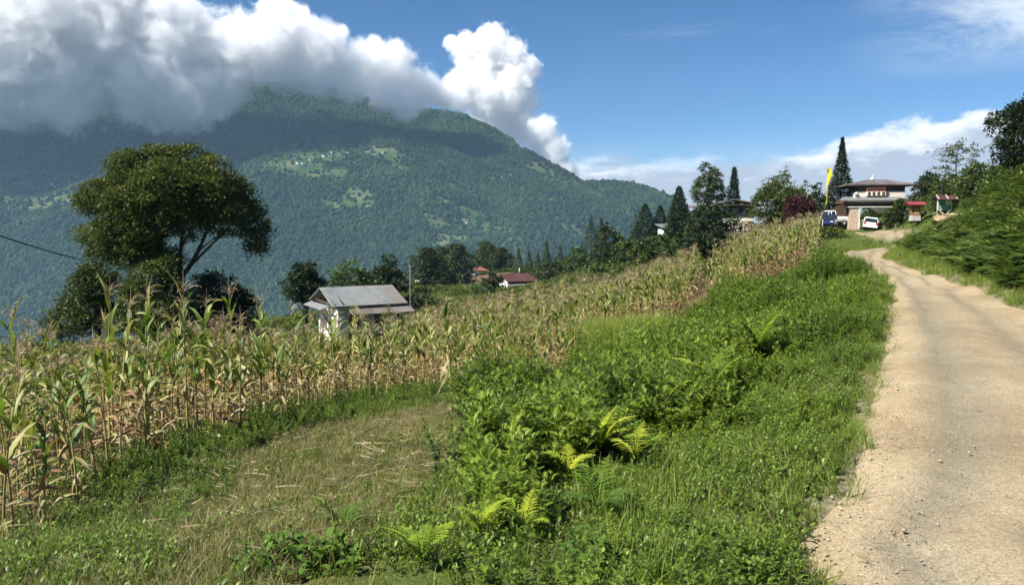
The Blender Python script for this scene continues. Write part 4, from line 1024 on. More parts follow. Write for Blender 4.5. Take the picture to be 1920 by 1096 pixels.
for q, (u, v, L_, ti, lab) in enumerate(FERNS):
    p = G(u, v); g = np.random.default_rng(900 + q)
    p[2] += [.14, .14, .10, .30, .22, .20, .46, .34, .32, .1, .0, .4][q]; f = empty("fern", p, g.uniform(0, 6), lab, "fern")
    for j in range(int(g.integers(5, 8))):
        ac = frond_acc(1000 + q * 10 + j, L_ * g.uniform(.7, 1.1), 17, L_ * .27, float(np.clip(ti + g.normal(-.12, .12), 0, 1)), g.uniform(.95, 1.4), g.uniform(.7, 1.6), j * 1.1 + g.normal(0, .3))
        link("frond", ac.mesh("frond"), fern_mat, f)
# 8 mugwort bushes that stand out as clumps
BUSH = [(930, 900, 1.0, "dark green leafy bush at the left front of the weed mass, beside the brown patch"), (1010, 860, 1.1, "tall leafy bush in the middle of the weed mass behind the front bush"), (1090, 880, .95, "leafy green bush right of the front bushes"), (1180, 800, 1.1, "broad leafy bush behind the pale yellow fern"),
        (960, 800, 1.05, "leafy bush at the back left of the weed mass near single corn plants"), (1080, 790, .95, "leafy bush at the back of the weed mass below the tall grass"), (1290, 760, 1.0, "bright green leafy bush between the ferns and the road")]
for q, (u, v, sc_, lab) in enumerate(BUSH):
    p = G(u, v); 
    me = leafy(500 + q, 16,   .76 * sc_, 32, .098, 3, 1.6 * sc_, wid=.22)
    b_ = empty("weed_bush", p, 0, lab, "bush", None)
    link("foliage", me, [weed_mat3 if q < 5 else weed_mat, stem_mat], b_)
# broad-leaved plants at the bottom edge
bl_mat = leaf_mat("broad_leaf", [(0, (.04, .08, .015)), (.5, (.075, .14, .022)), (1, (.13, .20, .03))], trans=.25, use_random=.2, rough=.7, spec=.08)
for q, (u, v, lab) in enumerate([(470, 1092, "low plant with broad oval leaves at the bottom left edge"), (560, 1078, "taller broad leaved plant with red young tips at the bottom edge"), (620, 1094, "broad leaved plant right of the red tipped one at the bottom edge"), (1090, 1090, "cluster of rounded bright green leaves at the bottom centre")]):
    me = leafy(560 + q, 9, .26, 8, .10, 0, .5, wid=.55); b_ = empty("broadleaf_herb", G(u, v), 0, lab, "plant"); link("foliage", me, [bl_mat, stem_mat], b_)
# dry stalks lying on the cut patch
st_mat = rough_mat("bleached_stalk", (.32, .26, .15), (.46, .38, .24), 20)
for q, (u, v, L_, a) in enumerate([(735, 890, .85, .7), (700, 840, .6, -.2), (790, 855, .7, 1.1), (590, 850, .5, .35), (480, 900, .45, -.5), (300, 935, .5, .2), (760, 930, .5, 2.0), (690, 870, .55, -.9), (820, 880, .4, .1), (330, 1030, .5, .5), (545, 925, .4, -.3)]):
    p = G(u, v); mb = MB(); dx, dy = math.cos(a) * L_ / 2, math.sin(a) * L_ / 2
    zz = [float(H(p[0] + dx * k_, p[1] + dy * k_)) + .06 for k_ in (-1, 0, 1)]
    mb.tube([(-dx, -dy, zz[0] - p[2]), (0, 0, max(zz[1], (zz[0] + zz[2]) / 2) - p[2] + .01), (dx, dy, zz[2] - p[2])], [.007, .008, .005], 6)
    tag(mb.build("dry_stalk", st_mat, loc=p), "pale dry corn stalk lying on the cut brown grass", "dry stalk", "dry stalks lying on the cut patch")
# single corn plants on the verge
for q, (u, d, kd, sc_, lab) in enumerate([(845, 11.5, 1, .92, "single half dried corn plant at the right end of the cut patch"), (1050, 17, 2, .72, "dry corn plant standing alone before the tall grass"), (955, 16, 4, .7, "green corn plant alone left of the tall grass"), (1165, 20, 5, .6, "small pale corn plant in front of the tall grass"), (1215, 21, 8, .6, "small corn plant at the right end of the tall grass"),
                                    (190, 10.4, 4, 1.08, "very tall corn plant with upright tassel at the left, before the big tree"), (310, 11.5, 7, 1.06, "tall bright green corn plant rising above the row before the big tree"), (375, 12.5, 0, 1.12, "tall corn plant with spreading tassel before the right side of the big tree"), (430, 13, 4, 1.08, "tall corn plant with drooping tassel right of the big tree trunk"), (500, 14, 7, 1.08, "tall tasselled corn plant between big tree and white house")]):
    p = np.array([xu(u, d), d, 0]); p[2] = H(p[0], p[1])
    r = empty("corn_plant", p, q * 1.3, lab, "corn"); r.scale = (sc_,) * 3
    for nm, me in zip(partnames, part_me[kd]): link(nm, me, parent=r)
# stones on the road
SM = rough_mat("road_stone", (.20, .16, .11), (.36, .31, .24), 30, .9)
SP = []
for i in range(3):
    V, Fc = ico(1, 50 + i, .35, .6); SP.append(proto("pebble.%03d" % i, np_mesh("pebble", V, Fc), SM))
x, y = place(110000, (.5, 24), (2.5, 40), lambda x, y: ON(x, y) & inv(x, y) & (rng.random(len(x)) < lod(x, y, 5, 1.3) * np.where(road_dist(x, y) < .6, 1, .4)))
s = rng.uniform(.003, .012, len(x)) * (1 + .7 * (rng.random(len(x)) > .95)); n = len(x)
scatter("gravel", np.stack([x, y, H(x, y) + .022], 1), np.stack([rng.normal(0, .3, n), rng.normal(0, .3, n), rng.uniform(0, 6, n)], 1), np.repeat(s[:, None], 3, 1), rng.integers(0, 3, n), SP, "loose stones scattered over the dirt road", "gravel")
TW = [proto("twig.%03d" % i, grass_mesh(600 + i, 3, .16, .04, .006, .3), rough_mat("twig", (.10, .065, .04), (.2, .14, .08), 20)) for i in range(2)]
x, y = place(9000, (.5, 24), (2.5, 36), lambda x, y: ON(x, y) & inv(x, y) & (rng.random(len(x)) < .22 * lod(x, y, 7, 1) * np.where(road_dist(x, y) < .5, 3, .7)))
n = len(x)
scatter("litter", np.stack([x, y, H(x, y) + .035], 1), np.stack([rng.choice([-1.5, 1.5], n) + rng.normal(0, .06, n), rng.normal(0, .06, n), rng.uniform(0, 6, n)], 1), np.repeat((rng.uniform(.25, .9, n) * (1 + .8 * (rng.random(n) > .95)))[:, None], 3, 1), rng.integers(0, 2, n), TW, "dead twigs and leaf litter strewn on the road", "litter")
# ================================================================== TREES
bark = rough_mat("bark", (.055, .042, .030), (.13, .105, .08), 6, .95, .6, 25, stretch=(1, 1, .25))
pale_bark = rough_mat("pale_bark", (.12, .10, .08), (.24, .21, .17), 6, .95, .5, 25, stretch=(1, 1, .25))
def lm(name, c0, c1, c2, c3, tr=.22, ur=.25): return leaf_mat(name, [(0, c0), (.4, c1), (.78, c2), (1, c3)], trans=tr, use_random=ur)
LM = {
    'olive': lm("olive_foliage", (.027, .042, .011), (.054, .076, .017), (.09, .112, .025), (.14, .145, .035), .30),
    'green': lm("green_foliage", (.024, .045, .012), (.045, .078, .018), (.07, .115, .024), (.11, .14, .035)),
    'dark': lm("dark_foliage", (.012, .022, .008), (.024, .040, .012), (.042, .062, .016), (.07, .085, .024)),
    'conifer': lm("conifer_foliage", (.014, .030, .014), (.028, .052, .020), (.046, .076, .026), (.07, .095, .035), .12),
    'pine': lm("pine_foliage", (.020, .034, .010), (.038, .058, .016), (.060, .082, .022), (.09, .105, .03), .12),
    'silver': lm("silver_foliage", (.04, .06, .03), (.075, .10, .05), (.12, .15, .08), (.2, .22, .14), .25),
    'feather': lm("feathery_foliage", (.04, .06, .016), (.07, .10, .026), (.11, .14, .035), (.16, .18, .05), .35),
    'maroon': lm("maroon_foliage", (.030, .010, .012), (.055, .016, .018), (.085, .024, .026), (.12, .04, .035), .25),
}
def leaves(A_, pts, dirs, size, g, wid=.55, tint=None, spread=.8, nseg=1):
    n = len(pts); az = np.arctan2(dirs[:, 1], dirs[:, 0]) + g.normal(0, spread, n); elv = np.arcsin(np.clip(dirs[:, 2] / (np.linalg.norm(dirs, axis=1) + 1e-6), -1, 1)) * .6 + g.normal(0, spread * .6, n)
    L_ = size * g.uniform(.6, 1.3, n)
    V, Fq, per = strips(pts, az, L_, L_ * wid, elv, g.uniform(.1, .9, n), nseg + 1, twist=g.normal(0, .9, n), wprof=lambda q: np.interp(q, [0, .5, 1], [.35, 1, .12]))
    A_.add(V, Fq, np.repeat(np.clip(g.random(n) if tint is None else tint, 0, 1), per))
def clumps(A_, C, rad, g, per, leaf, wid=.55, squash=.75, base_t=None):
    """tufts of leaves round every clump centre"""
    n = len(C); d = g.normal(0, 1, (n, per, 3)); d /= np.linalg.norm(d, axis=2, keepdims=True)
    d[..., 2] = np.where(d[..., 2] < -.3, -d[..., 2], d[..., 2])
    r = rad[:, None, None] * g.uniform(.35, 1.0, (n, per, 1)) ** .6
    P = C[:, None] + d * r * np.array([1, 1, squash])
    t = (g.normal(.45, .17, n) if base_t is None else base_t)[:, None] + g.normal(0, .14, (n, per))
    leaves(A_, P.reshape(-1, 3), d.reshape(-1, 3), leaf, g, wid, t.ravel())
def lobes_crown(lobes, g, n_cl, cl_r, per, leaf, wid=.55, inner=.45, squash=.75, gap=.30):
    A_ = Acc(); Lb = np.array(lobes, float); vol = Lb[:, 3] * Lb[:, 4] * Lb[:, 5]; area = vol ** (2 / 3)
    cnt = np.maximum(3, (n_cl * area / area.sum()).astype(int)); C = []
    for lb, c in zip(Lb, cnt):
        d = g.normal(0, 1, (c * 3, 3)); d /= np.linalg.norm(d, axis=1)[:, None]
        d = d[d[:, 2] > -.75][:c]
        r = np.where(g.random(len(d)) < .72, g.uniform(.86, 1.04, len(d)), g.uniform(inner, .86, len(d)))
        P = lb[:3] + d * r[:, None] * lb[3:6]
        C.append(P)
    C = np.concatenate(C); 
    # drop clump centres buried deep in a neighbouring lobe
    deep = np.zeros(len(C), bool)
    for lb in Lb: deep |= (((C - lb[:3]) / lb[3:6]) ** 2).sum(1) < .30
    C = C[~deep]
    gs = max(.9, .42 * float(np.median(Lb[:, 3])) * 1.6)
    C = C[vnoise3(C[:, 0] / gs + 9.1, C[:, 1] / gs, C[:, 2] / gs + 3.3, int(n_cl)) > gap]
    leaf *= 1.1
    clumps(A_, C, cl_r * g.uniform(.7, 1.35, len(C)), g, per, leaf, wid, squash)
    return A_
def limbs(mb, root, lobes, r0, g, fork=.35, n=7):
    for lb in lobes:
        e = np.array(lb[:3]); s = np.array(root)
        m1 = s + (e - s) * .35 + np.array([*(g.normal(0, .05, 2) * np.linalg.norm(e - s)), .10 * np.linalg.norm(e - s)])
        m2 = s + (e - s) * .70 + np.array([*(g.normal(0, .05, 2) * np.linalg.norm(e - s)), .06 * np.linalg.norm(e - s)])
        rr = r0 * (.35 + .3 * g.random())
        mb.tube([s, m1, m2, e], [rr, rr * .7, rr * .45, rr * .15], n)
        for q in range(3):
            d = g.normal(0, 1, 3); d[2] = abs(d[2]) * .6; d /= np.linalg.norm(d)
            mb.tube([m2, m2 + d * lb[3] * .5, m2 + d * lb[3] * .9 + [0, 0, .1 * lb[3]]], [rr * .4, rr * .22, rr * .06], 4)
def make_tree(name, loc, label, crown, mat, trunk_mb, bm=None, cat="tree", group=None, rz=0):
    t = empty(name, loc, rz, label, cat, group)
    trunk_mb.build("trunk", bm or bark, t)
    link("crown", crown.mesh("crown", smooth=False), LM[mat] if isinstance(mat, str) else mat, t)
    return t
def ground_at(u, d, sink=.1):
    x = xu(u, d); return np.array([x, d, float(H(x, d)) - sink])
def zpx(v, d): return W(960, v, d)[2]
def round_tree(u, d, top_v, w_px, mat, label, seed, name="broadleaf_tree", trunk=.22, nl=9, leaf=.30, ncl=420, per=26, flat=1.0, cat="tree", lift=.25, bm=None, clr=.10, wid=.55):
    g = np.random.default_rng(seed); p = ground_at(u, d); Ht = zpx(top_v, d) - p[2]; Wd = w_px * d / F
    lobes = []
    for i in range(nl):
        a = i * 2.4 + g.uniform(-.4, .4); rr = Wd * .5 * .56 * math.sqrt(i / nl) * g.uniform(.9, 1.2); h = Ht * (lift + (1 - lift) * (.36 + .34 * (1 - (i / nl)) + g.uniform(-.1, .1)))
        s = Wd * g.uniform(.26, .34)
        lobes.append((math.cos(a) * rr, math.sin(a) * rr, h, s, s, s * .82 * flat))
    # one lobe reaches the measured top
    lobes.append((g.normal(0, Wd * .05), g.normal(0, Wd * .05), Ht - Wd * .16 * flat, Wd * .2, Wd * .2, Wd * .16 * flat))
    if lift < .2:
        for i in range(5):
            a = i * 1.26 + g.uniform(-.3, .3); lobes.append((math.cos(a) * Wd * .26, math.sin(a) * Wd * .26, Ht * .2, Wd * .24, Wd * .24, Ht * .22))
    cr = lobes_crown(lobes, g, ncl, Wd * clr, per, leaf, wid)
    tb = MB(); th = Ht * max(.25, lift)
    tb.tube([(0, 0, -.3), (.03 * Wd, 0, th * .5), (0, .02 * Wd, th)], [trunk * 1.3, trunk, trunk * .8], 9)
    limbs(tb, (0, .02 * Wd, th * .9), lobes[:8], trunk, g, n=5)
    return make_tree(name, p, label, cr, mat, tb, bm, cat)
def cone_tree(u, d, top_v, w_px, mat, label, seed, name="conifer_tree", power=1.0, base=.08, n=3600, leaf=.42, drop=.25, layers=0, cat="tree", trunk=.14, lean=0):
    g = np.random.default_rng(seed); p = ground_at(u, d); Ht = zpx(top_v, d) - p[2]; Wd = w_px * d / F
    leaf, n = (leaf * 1.25, int(n * 1.6)) if power < .9 else (leaf, n)
    A_ = Acc(); t = g.random(n) ** .75; t = base + (1 - base) * (1 - t) if power >= 1 else base + (1 - base) * g.random(n) ** 1.15
    if layers: t = (np.floor(t * layers) + .25 + .5 * g.random(n) ** 2) / layers
    env = (1 - ((t - base) / (1 - base))) ** power
    env = env ** (1.12 if power > .9 else 1.0) * np.minimum(1, .55 + (t - base) * 4)
    a = g.uniform(0, 6.28, n)
    env *= .78 + .44 * vnoise2(a * 1.6 + 20 * np.floor(t * 9), t * 22, seed)        # ragged outline
    r = Wd * .70 * env * g.uniform(.25, 1.0, n) ** .5
    P = np.stack([np.cos(a) * r + lean * t * Ht, np.sin(a) * r, t * Ht - (r * drop)], 1)
    D = np.stack([np.cos(a), np.sin(a), np.full(n, (.9 if power < 1 else -.1))], 1)
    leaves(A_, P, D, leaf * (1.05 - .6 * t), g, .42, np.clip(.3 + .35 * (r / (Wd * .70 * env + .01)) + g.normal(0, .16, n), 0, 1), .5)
    P = np.stack([g.normal(0, .03 * Wd, 40) + lean * Ht, g.normal(0, .03 * Wd, 40), Ht * (1 - .08 * g.random(40))], 1); leaves(A_, P, np.tile([[0, 0, 1.0]], (40, 1)), leaf * .5, g, .25, None, .12)
    tb = MB(); tb.tube([(0, 0, -.3), (lean * Ht * .5, 0, Ht * .5), (lean * Ht, 0, Ht * .97)], [trunk, trunk * .6, .02], 7)
    return make_tree(name, p, label, A_, mat, tb, None, cat)
def pine_tree(u, d, top_v, w_px, mat, label, seed, lift=.12):
    g = np.random.default_rng(seed); p = ground_at(u, d); Ht = zpx(top_v, d) - p[2]; Wd = w_px * d / F * 1.45
    A_ = Acc(); tb = MB(); tb.tube([(0, 0, -.3), (.1, 0, Ht * .5), (0, 0, Ht * .97)], [.22, .15, .03], 7)
    C = []; 
    nlay = 11
    for i in range(nlay):
        t = lift + (1 - lift) * (i + .3) / nlay; R_ = Wd / 2 * min(1, .62 + .9 * (t - lift)) * (1 - t) ** .62 * 1.25 + .15; k = int(7 - 4 * t) + 1
        for q in range(k):
            a = q * 6.28 / k + i * 1.1 + g.normal(0, .25); rr = R_ * g.uniform(.75, 1.1); e = np.array([math.cos(a) * rr, math.sin(a) * rr, t * Ht + rr * .12])
            tb.tube([(0, 0, t * Ht - .1), e * [.5, .5, 1] - [0, 0, .1], e], [.05, .035, .015], 4, caps=False)
            for s in np.linspace(.35, 1, 4): C.append(e * [s, s, 1] + [0, 0, .1 * s] + g.normal(0, .12, 3))
    C = np.array(C); clumps(A_, C, g.uniform(.30, .55, len(C)) * Wd / 5, g, 30, .30 * Wd / 5, .36, .5)
    return make_tree("pine_tree", p, label, A_, mat, tb)
def sparse_tree(u, d, top_v, w_px, mat, label, seed, ncl=90, name="feathery_tree", base_frac=.35, per=16, leaf=.26):
    g = np.random.default_rng(seed); p = ground_at(u, d); Ht = zpx(top_v, d) - p[2]; Wd = w_px * d / F
    A_ = Acc(); tb = MB(); C = []
    tb.tube([(0, 0, -.3), (.05, .03, Ht * .3), (-.05, 0, Ht * .6), (0, 0, Ht * .93)], [.13, .10, .06, .015], 7)
    for i in range(17):
        t = base_frac + (.95 - base_frac) * i / 16; a = i * 2.4 + g.normal(0, .3); R_ = Wd / 2 * math.sin(math.pi * min(1, .25 + .72 * (t - base_frac) / (1 - base_frac))) * g.uniform(.75, 1.15)
        s = np.array([0, 0, t * Ht * .92]); e = s + [math.cos(a) * R_, math.sin(a) * R_, R_ * .35]; m = (s + e) / 2 + [0, 0, -.05 * R_]
        tb.tube([s, m, e], [.045, .028, .008], 4)
        for q in range(max(2, ncl // 17)):
            f = g.uniform(.35, 1.05); C.append(s + (e - s) * f + g.normal(0, .10 * Wd * .5, 3))
    C = np.array(C); clumps(A_, C, g.uniform(.5, 1.0, len(C)) * Wd * .075, g, per, leaf, .38, .6)
    return make_tree(name, p, label, A_, mat, tb, pale_bark)

# --- the great tree: lobes surveyed from its outline, 50 m away
BD = 42.0
bu, bd_ = 335, BD
bp = ground_at(bu, BD, .2)
def BL(u, v, rpx, dy=0.0, sq=.82):
    q = W(u, v, BD + dy) - bp; r = rpx * BD / F; return (q[0], q[1], q[2], r, r * 1.0, r * sq)
big = [BL(300, 312, 42), BL(350, 318, 48, 1), BL(250, 325, 42, -1), BL(395, 335, 40, -.5), BL(430, 365, 38), BL(235, 350, 32, 1.5), BL(455, 400, 36, 1), BL(310, 350, 52, -2.4), BL(370, 370, 46, -2.2), BL(250, 385, 42, -1.6), BL(200, 375, 40), BL(182, 385, 32, -1),
       BL(215, 420, 42, -1.2), BL(185, 445, 34), BL(230, 460, 38, -.5), BL(200, 480, 26), BL(262, 440, 30, -2), BL(475, 430, 28), BL(492, 438, 17, -.6), BL(480, 462, 19), BL(484, 478, 10, 0), BL(425, 410, 26, -2), BL(340, 405, 28, -2.5), BL(385, 425, 22, -2), BL(320, 430, 22, -1.8), BL(300, 330, 55, 3), BL(370, 345, 50, 3), BL(240, 370, 45, 3), BL(430, 385, 36, 3), BL(280, 480, 22, 0), BL(240, 490, 22, 1), BL(350, 445, 13, -2), BL(415, 440, 12, -1), BL(303, 455, 16, -1), BL(268, 470, 34, -1), BL(310, 490, 26, -1.2), BL(215, 455, 36, 1), BL(345, 465, 14, -1), BL(280, 415, 44, -1), BL(330, 400, 44, 0), BL(400, 395, 36, -1), BL(250, 500, 22, -1)]
g = np.random.default_rng(5)
cr = lobes_crown(big, g, 3900, .50, 40, .15, .5, .55, .66, gap=.31)
tb = MB()
def BP(u, v, dy=0): return W(u, v, BD + dy) - bp
tb.tube([(0, 0, -.4), BP(332, 575), BP(333, 540), BP(336, 522)], [.42, .30, .27, .24], 12)
for pts, r in [([(336, 522), (338, 480), (341, 445), (345, 410), (340, 370)], .22), ([(336, 525), (355, 500), (372, 470), (385, 440), (400, 405), (395, 370)], .24), ([(352, 503), (385, 470), (415, 440), (440, 415), (452, 400)], .14), ([(372, 470), (395, 452), (425, 432)], .09), ([(340, 465), (352, 440), (366, 415), (370, 385)], .12),
               ([(334, 530), (318, 500), (305, 470), (282, 445), (262, 420), (245, 390)], .18), ([(333, 540), (300, 520), (270, 505), (240, 480), (215, 450)], .16), ([(305, 470), (290, 430), (290, 390), (300, 350)], .13), ([(440, 415), (462, 430), (478, 455)], .06), ([(415, 440), (450, 440), (480, 445)], .06), ([(332, 570), (300, 562), (262, 565), (232, 562)], .12)]:
    dys = np.linspace(0, g.uniform(-1.0, 1.5), len(pts)); tb.tube([BP(u, v, dy) for (u, v), dy in zip(pts, dys)], np.linspace(r * .62, r * .2, len(pts)), 8)
make_tree("great_tree", bp, "huge round crowned old tree with forked bare trunk rising beyond the corn at the left", cr, 'olive', tb)
# lower growth round its foot: smaller trees of the same kind
def low_tree(marks, u, label, mat, seed, dy, ncl):
    g = np.random.default_rng(seed); p = ground_at(u, BD + dy, .1)
    lb = []
    for (uu, v, r) in marks:
        q = W(uu, v, BD + dy) - p; r = r * BD / F; lb.append((q[0], q[1] + g.normal(0, .5), q[2], r, r, r * .85))
    tb = MB(); zt_ = max(.6, min(l[2] for l in lb)); tb.tube([(0, 0, -.3), (.05, 0, zt_ * .5), (0, 0, zt_)], [.2, .17, .13], 8); limbs(tb, (0, 0, zt_ * .95), lb, .13, g, n=5)
    make_tree("broadleaf_tree", p, label, lobes_crown(lb, g, ncl, .42, 30, .17, .5, .55, .7), mat, tb)
low_tree([(178, 540, 38), (150, 575, 42), (205, 572, 42), (185, 600, 46), (182, 518, 24), (140, 610, 40)], 178, "rounded tree below the left side of the huge old tree", 'olive', 11, -2, 620)
low_tree([(285, 530, 34), (258, 560, 40), (305, 565, 40), (275, 600, 46), (300, 508, 24), (320, 600, 40)], 285, "leafy tree close before the trunk of the huge old tree", 'olive', 12, -3, 620)
low_tree([(400, 555, 42), (372, 585, 46), (432, 570, 36), (410, 600, 46), (385, 535, 26)], 400, "dark bush tree right of the trunk of the huge old tree", 'dark', 13, 3, 520)
round_tree(462, 52, 536, 60, 'dark', "small dark bush between the huge old tree and the white house", 14, lift=.10, ncl=120, leaf=.24, name="shrub", cat="shrub")
# middle distance left to right
T = round_tree
T(572, 78, 496, 88, 'dark', "dark spreading tree behind the left gable of the white house", 21, leaf=.34, flat=.8)
T(662, 88, 491, 96, 'green', "round green tree behind the roof of the white house", 22, lift=.12, leaf=.34)
T(730, 96, 480, 66, 'dark', "darker green tree right behind the roof of the white house", 23, lift=.15, leaf=.36)
T(790, 100, 540, 60, 'green', "low green bush right of the white house roof by the pole", 24, lift=.08, ncl=120, leaf=.3, name="shrub", cat="shrub")
T(905, 110, 535, 45, 'green', "green bush below the brown terrace", 25, lift=.08, ncl=110, leaf=.32, name="shrub", cat="shrub")
pine_tree(804, 152, 468, 62, 'pine', "leftmost dark pine above the small white hut", 31)
pine_tree(858, 160, 460, 56, 'pine', "dark pine at the left end of the brown terrace", 32)
pine_tree(832, 175, 464, 45, 'pine', "pine between the two larger pines left of the gazebo", 35)
pine_tree(912, 200, 456, 50, 'pine', "tall layered pine behind the red roofed gazebo", 33)
pine_tree(940, 195, 466, 40, 'pine', "shorter pine right of the red roofed gazebo", 34)
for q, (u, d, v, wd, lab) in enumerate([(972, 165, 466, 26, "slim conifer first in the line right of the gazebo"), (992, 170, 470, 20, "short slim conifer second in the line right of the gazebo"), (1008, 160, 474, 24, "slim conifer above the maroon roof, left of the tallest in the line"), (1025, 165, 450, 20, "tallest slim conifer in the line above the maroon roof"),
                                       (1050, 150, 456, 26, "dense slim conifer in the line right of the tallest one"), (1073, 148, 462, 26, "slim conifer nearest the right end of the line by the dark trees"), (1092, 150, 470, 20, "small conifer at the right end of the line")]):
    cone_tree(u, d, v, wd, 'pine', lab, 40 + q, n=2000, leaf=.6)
T(1030, 122, 498, 78, 'dark', "dark bushy tree right beside the maroon roofed house", 51, lift=.1, ncl=200, leaf=.34)
T(922, 124, 512, 46, 'dark', "dark round tree left of the maroon roofed house", 52, lift=.1, ncl=160, leaf=.34)
cone_tree(1108, 118, 405, 50, 'conifer', "dark pointed conifer left of a pair on the green rise", 53, n=2600, leaf=.5)
cone_tree(1126, 116, 409, 44, 'conifer', "dark pointed conifer right of a pair on the green rise", 54, n=2600, leaf=.5)
T(1143, 104, 424, 62, 'dark', "broad dark bush tree before the pair of pointed conifers", 55, lift=.08, ncl=220, leaf=.34)
T(1085, 118, 470, 60, 'green', "green bush tree low on the rise below the pointed conifers", 56, lift=.08, ncl=170, leaf=.34)
T(1175, 90, 444, 60, 'green', "light green bush on the rise before two small conifers", 57, lift=.06, ncl=160, leaf=.3, name="shrub", cat="shrub")
T(1225, 88, 436, 70, 'green', "wide green bush on the rise above the corn", 58, lift=.06, ncl=160, leaf=.3, name="shrub", cat="shrub")
T(1120, 84, 492, 56, 'green', "green shrub at the corn edge below the rise", 59, lift=.06, ncl=140, leaf=.28, name="shrub", cat="shrub")
T(1190, 78, 470, 60, 'feather', "yellowish green shrub at the upper edge of the corn", 60, lift=.06, ncl=140, leaf=.28, name="shrub", cat="shrub")
T(1255, 74, 458, 56, 'green', "green shrub left of the big dark bush at the corn edge", 61, lift=.06, ncl=140, leaf=.28, name="shrub", cat="shrub")
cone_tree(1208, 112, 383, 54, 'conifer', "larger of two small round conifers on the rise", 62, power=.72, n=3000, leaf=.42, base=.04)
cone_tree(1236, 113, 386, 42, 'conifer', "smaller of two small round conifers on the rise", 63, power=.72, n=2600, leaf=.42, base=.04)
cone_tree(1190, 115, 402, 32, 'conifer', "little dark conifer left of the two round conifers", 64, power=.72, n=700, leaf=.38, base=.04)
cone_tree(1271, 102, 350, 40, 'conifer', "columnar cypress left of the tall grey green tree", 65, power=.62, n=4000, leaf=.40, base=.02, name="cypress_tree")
T(1326, 97, 304, 62, 'silver', "tall grey green tree behind the dark roofed house", 66, lift=.14, ncl=640, leaf=.32, per=26, flat=1.7, bm=pale_bark, clr=.075, wid=.45)
cone_tree(1374, 116, 314, 20, 'conifer', "very narrow tall conifer behind the dark roofed house", 67, power=.6, n=3200, leaf=.5, name="conifer_tree", lean=-.01)
cone_tree(1361, 114, 350, 22, 'conifer', "short conifer beside the very narrow tall one", 68, power=.7, n=700, leaf=.4)
T(1332, 72, 390, 112, 'dark', "big dark broad leaved bush before the dark roofed house", 69, lift=.10, ncl=420, leaf=.28, wid=.6)
T(1285, 80, 420, 50, 'dark', "dark bush left of the big broad leaved bush", 70, lift=.08, ncl=150, leaf=.28, name="shrub", cat="shrub")
T(1456, 84, 340, 100, 'olive', "large olive green shrubby tree right of the dark roofed house", 71, lift=.05, ncl=620, leaf=.28)
T(1485, 90, 352, 70, 'olive', "olive green shrubby tree behind the maroon leaved tree", 72, lift=.05, ncl=520, leaf=.28)
sparse_tree(1466, 96, 306, 48, 'feather', "thin airy tree rising out of the olive shrubs", 73)
sparse_tree(1505, 97, 328, 34, 'feather', "thin bare looking tree right of the airy one", 74, ncl=50)
T(1496, 79, 368, 56, 'maroon', "dark maroon leaved tree beside the parked vehicles", 75, lift=.08, ncl=240, leaf=.24)
T(1530, 93, 345, 40, 'dark', "dark green bush tree behind the yellow flag", 76, lift=.06, ncl=180, leaf=.28)
T(1585, 92, 388, 30, 'dark', "dark bush at the foot of the tall cypress", 85, lift=.05, ncl=120, leaf=.26, name="shrub", cat="shrub")
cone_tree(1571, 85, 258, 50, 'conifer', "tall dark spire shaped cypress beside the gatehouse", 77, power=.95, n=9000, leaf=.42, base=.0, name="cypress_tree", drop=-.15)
T(1733, 92, 325, 46, 'dark', "dark rounded bush tree on the bank right of the gatehouse", 78, lift=.05, ncl=200, leaf=.28)
sparse_tree(1784, 72, 262, 96, 'feather', "feathery light green tree on top of the bank", 79, ncl=150, base_frac=.3, per=18, leaf=.22)
big2 = [(0, 0, 3.2, 1.5, 1.5, 1.2), (-.6, .5, 4.4, 1.3, 1.3, 1.0), (.9, .2, 4.6, 1.5, 1.5, 1.1), (1.9, 0, 3.4, 1.5, 1.5, 1.2), (1.6, .4, 5.6, 1.3, 1.3, 1.0), (-.9, 0, 2.3, .9, .9, .8), (.7, 0, 1.9, 1.5, 1.3, .9), (-.5, -.3, 5.3, .6, .6, .5), (2.9, .3, 4.9, 1.6, 1.5, 1.2), (3.0, .2, 2.6, 1.4, 1.4, 1.1), (2.6, 0, 6.2, 1.2, 1.2, .9)]
g = np.random.default_rng(80); pr = ground_at(1902, 52, .2); tb = MB(); tb.tube([(.7, 0, -.4), (.8, 0, 1.2), (.9, .1, 2.8)], [.2, .16, .12], 8); limbs(tb, (.8, 0, 1.4), big2[:6], .16, g, n=5)
make_tree("broadleaf_tree", pr, "dark dense tree cut off by the right edge of the picture on the bank top", lobes_crown(big2, g, 1300, .40, 26, .20, .5), 'dark', tb)
T(1822, 62, 312, 70, 'feather', "yellow green bush on the bank top between feathery tree and dark tree", 81, lift=.04, ncl=200, leaf=.24, name="shrub", cat="shrub")
T(1770, 70, 322, 60, 'feather', "yellow green bush under the feathery tree", 86, lift=.04, ncl=160, leaf=.24, name="shrub", cat="shrub")
T(1873, 55, 335, 80, 'green', "green bush on the bank below the dark right hand tree", 82, lift=.04, ncl=200, leaf=.24, name="shrub", cat="shrub")
T(1706, 74, 352, 22, 'silver', "pale speckled shrub between the gatehouse and red roofed shrine", 83, lift=.05, ncl=90, leaf=.22, name="shrub", cat="shrub")
T(1684, 77, 372, 34, 'green', "green shrub against the right wall of the gatehouse", 84, lift=.05, ncl=130, leaf=.22, name="shrub", cat="shrub")
T(1668, 76, 388, 30, 'olive', "small olive shrub under the right eave of the gatehouse", 87, lift=.05, ncl=100, leaf=.2, name="shrub", cat="shrub")

T(1632, 97, 384, 46, 'green', "green bush seen through the gatehouse passage", 88, lift=.04, ncl=160, leaf=.24, name="shrub", cat="shrub")
T(1662, 95, 386, 46, 'green', "green bush behind the stair wall of the gatehouse", 89, lift=.04, ncl=160, leaf=.24, name="shrub", cat="shrub")
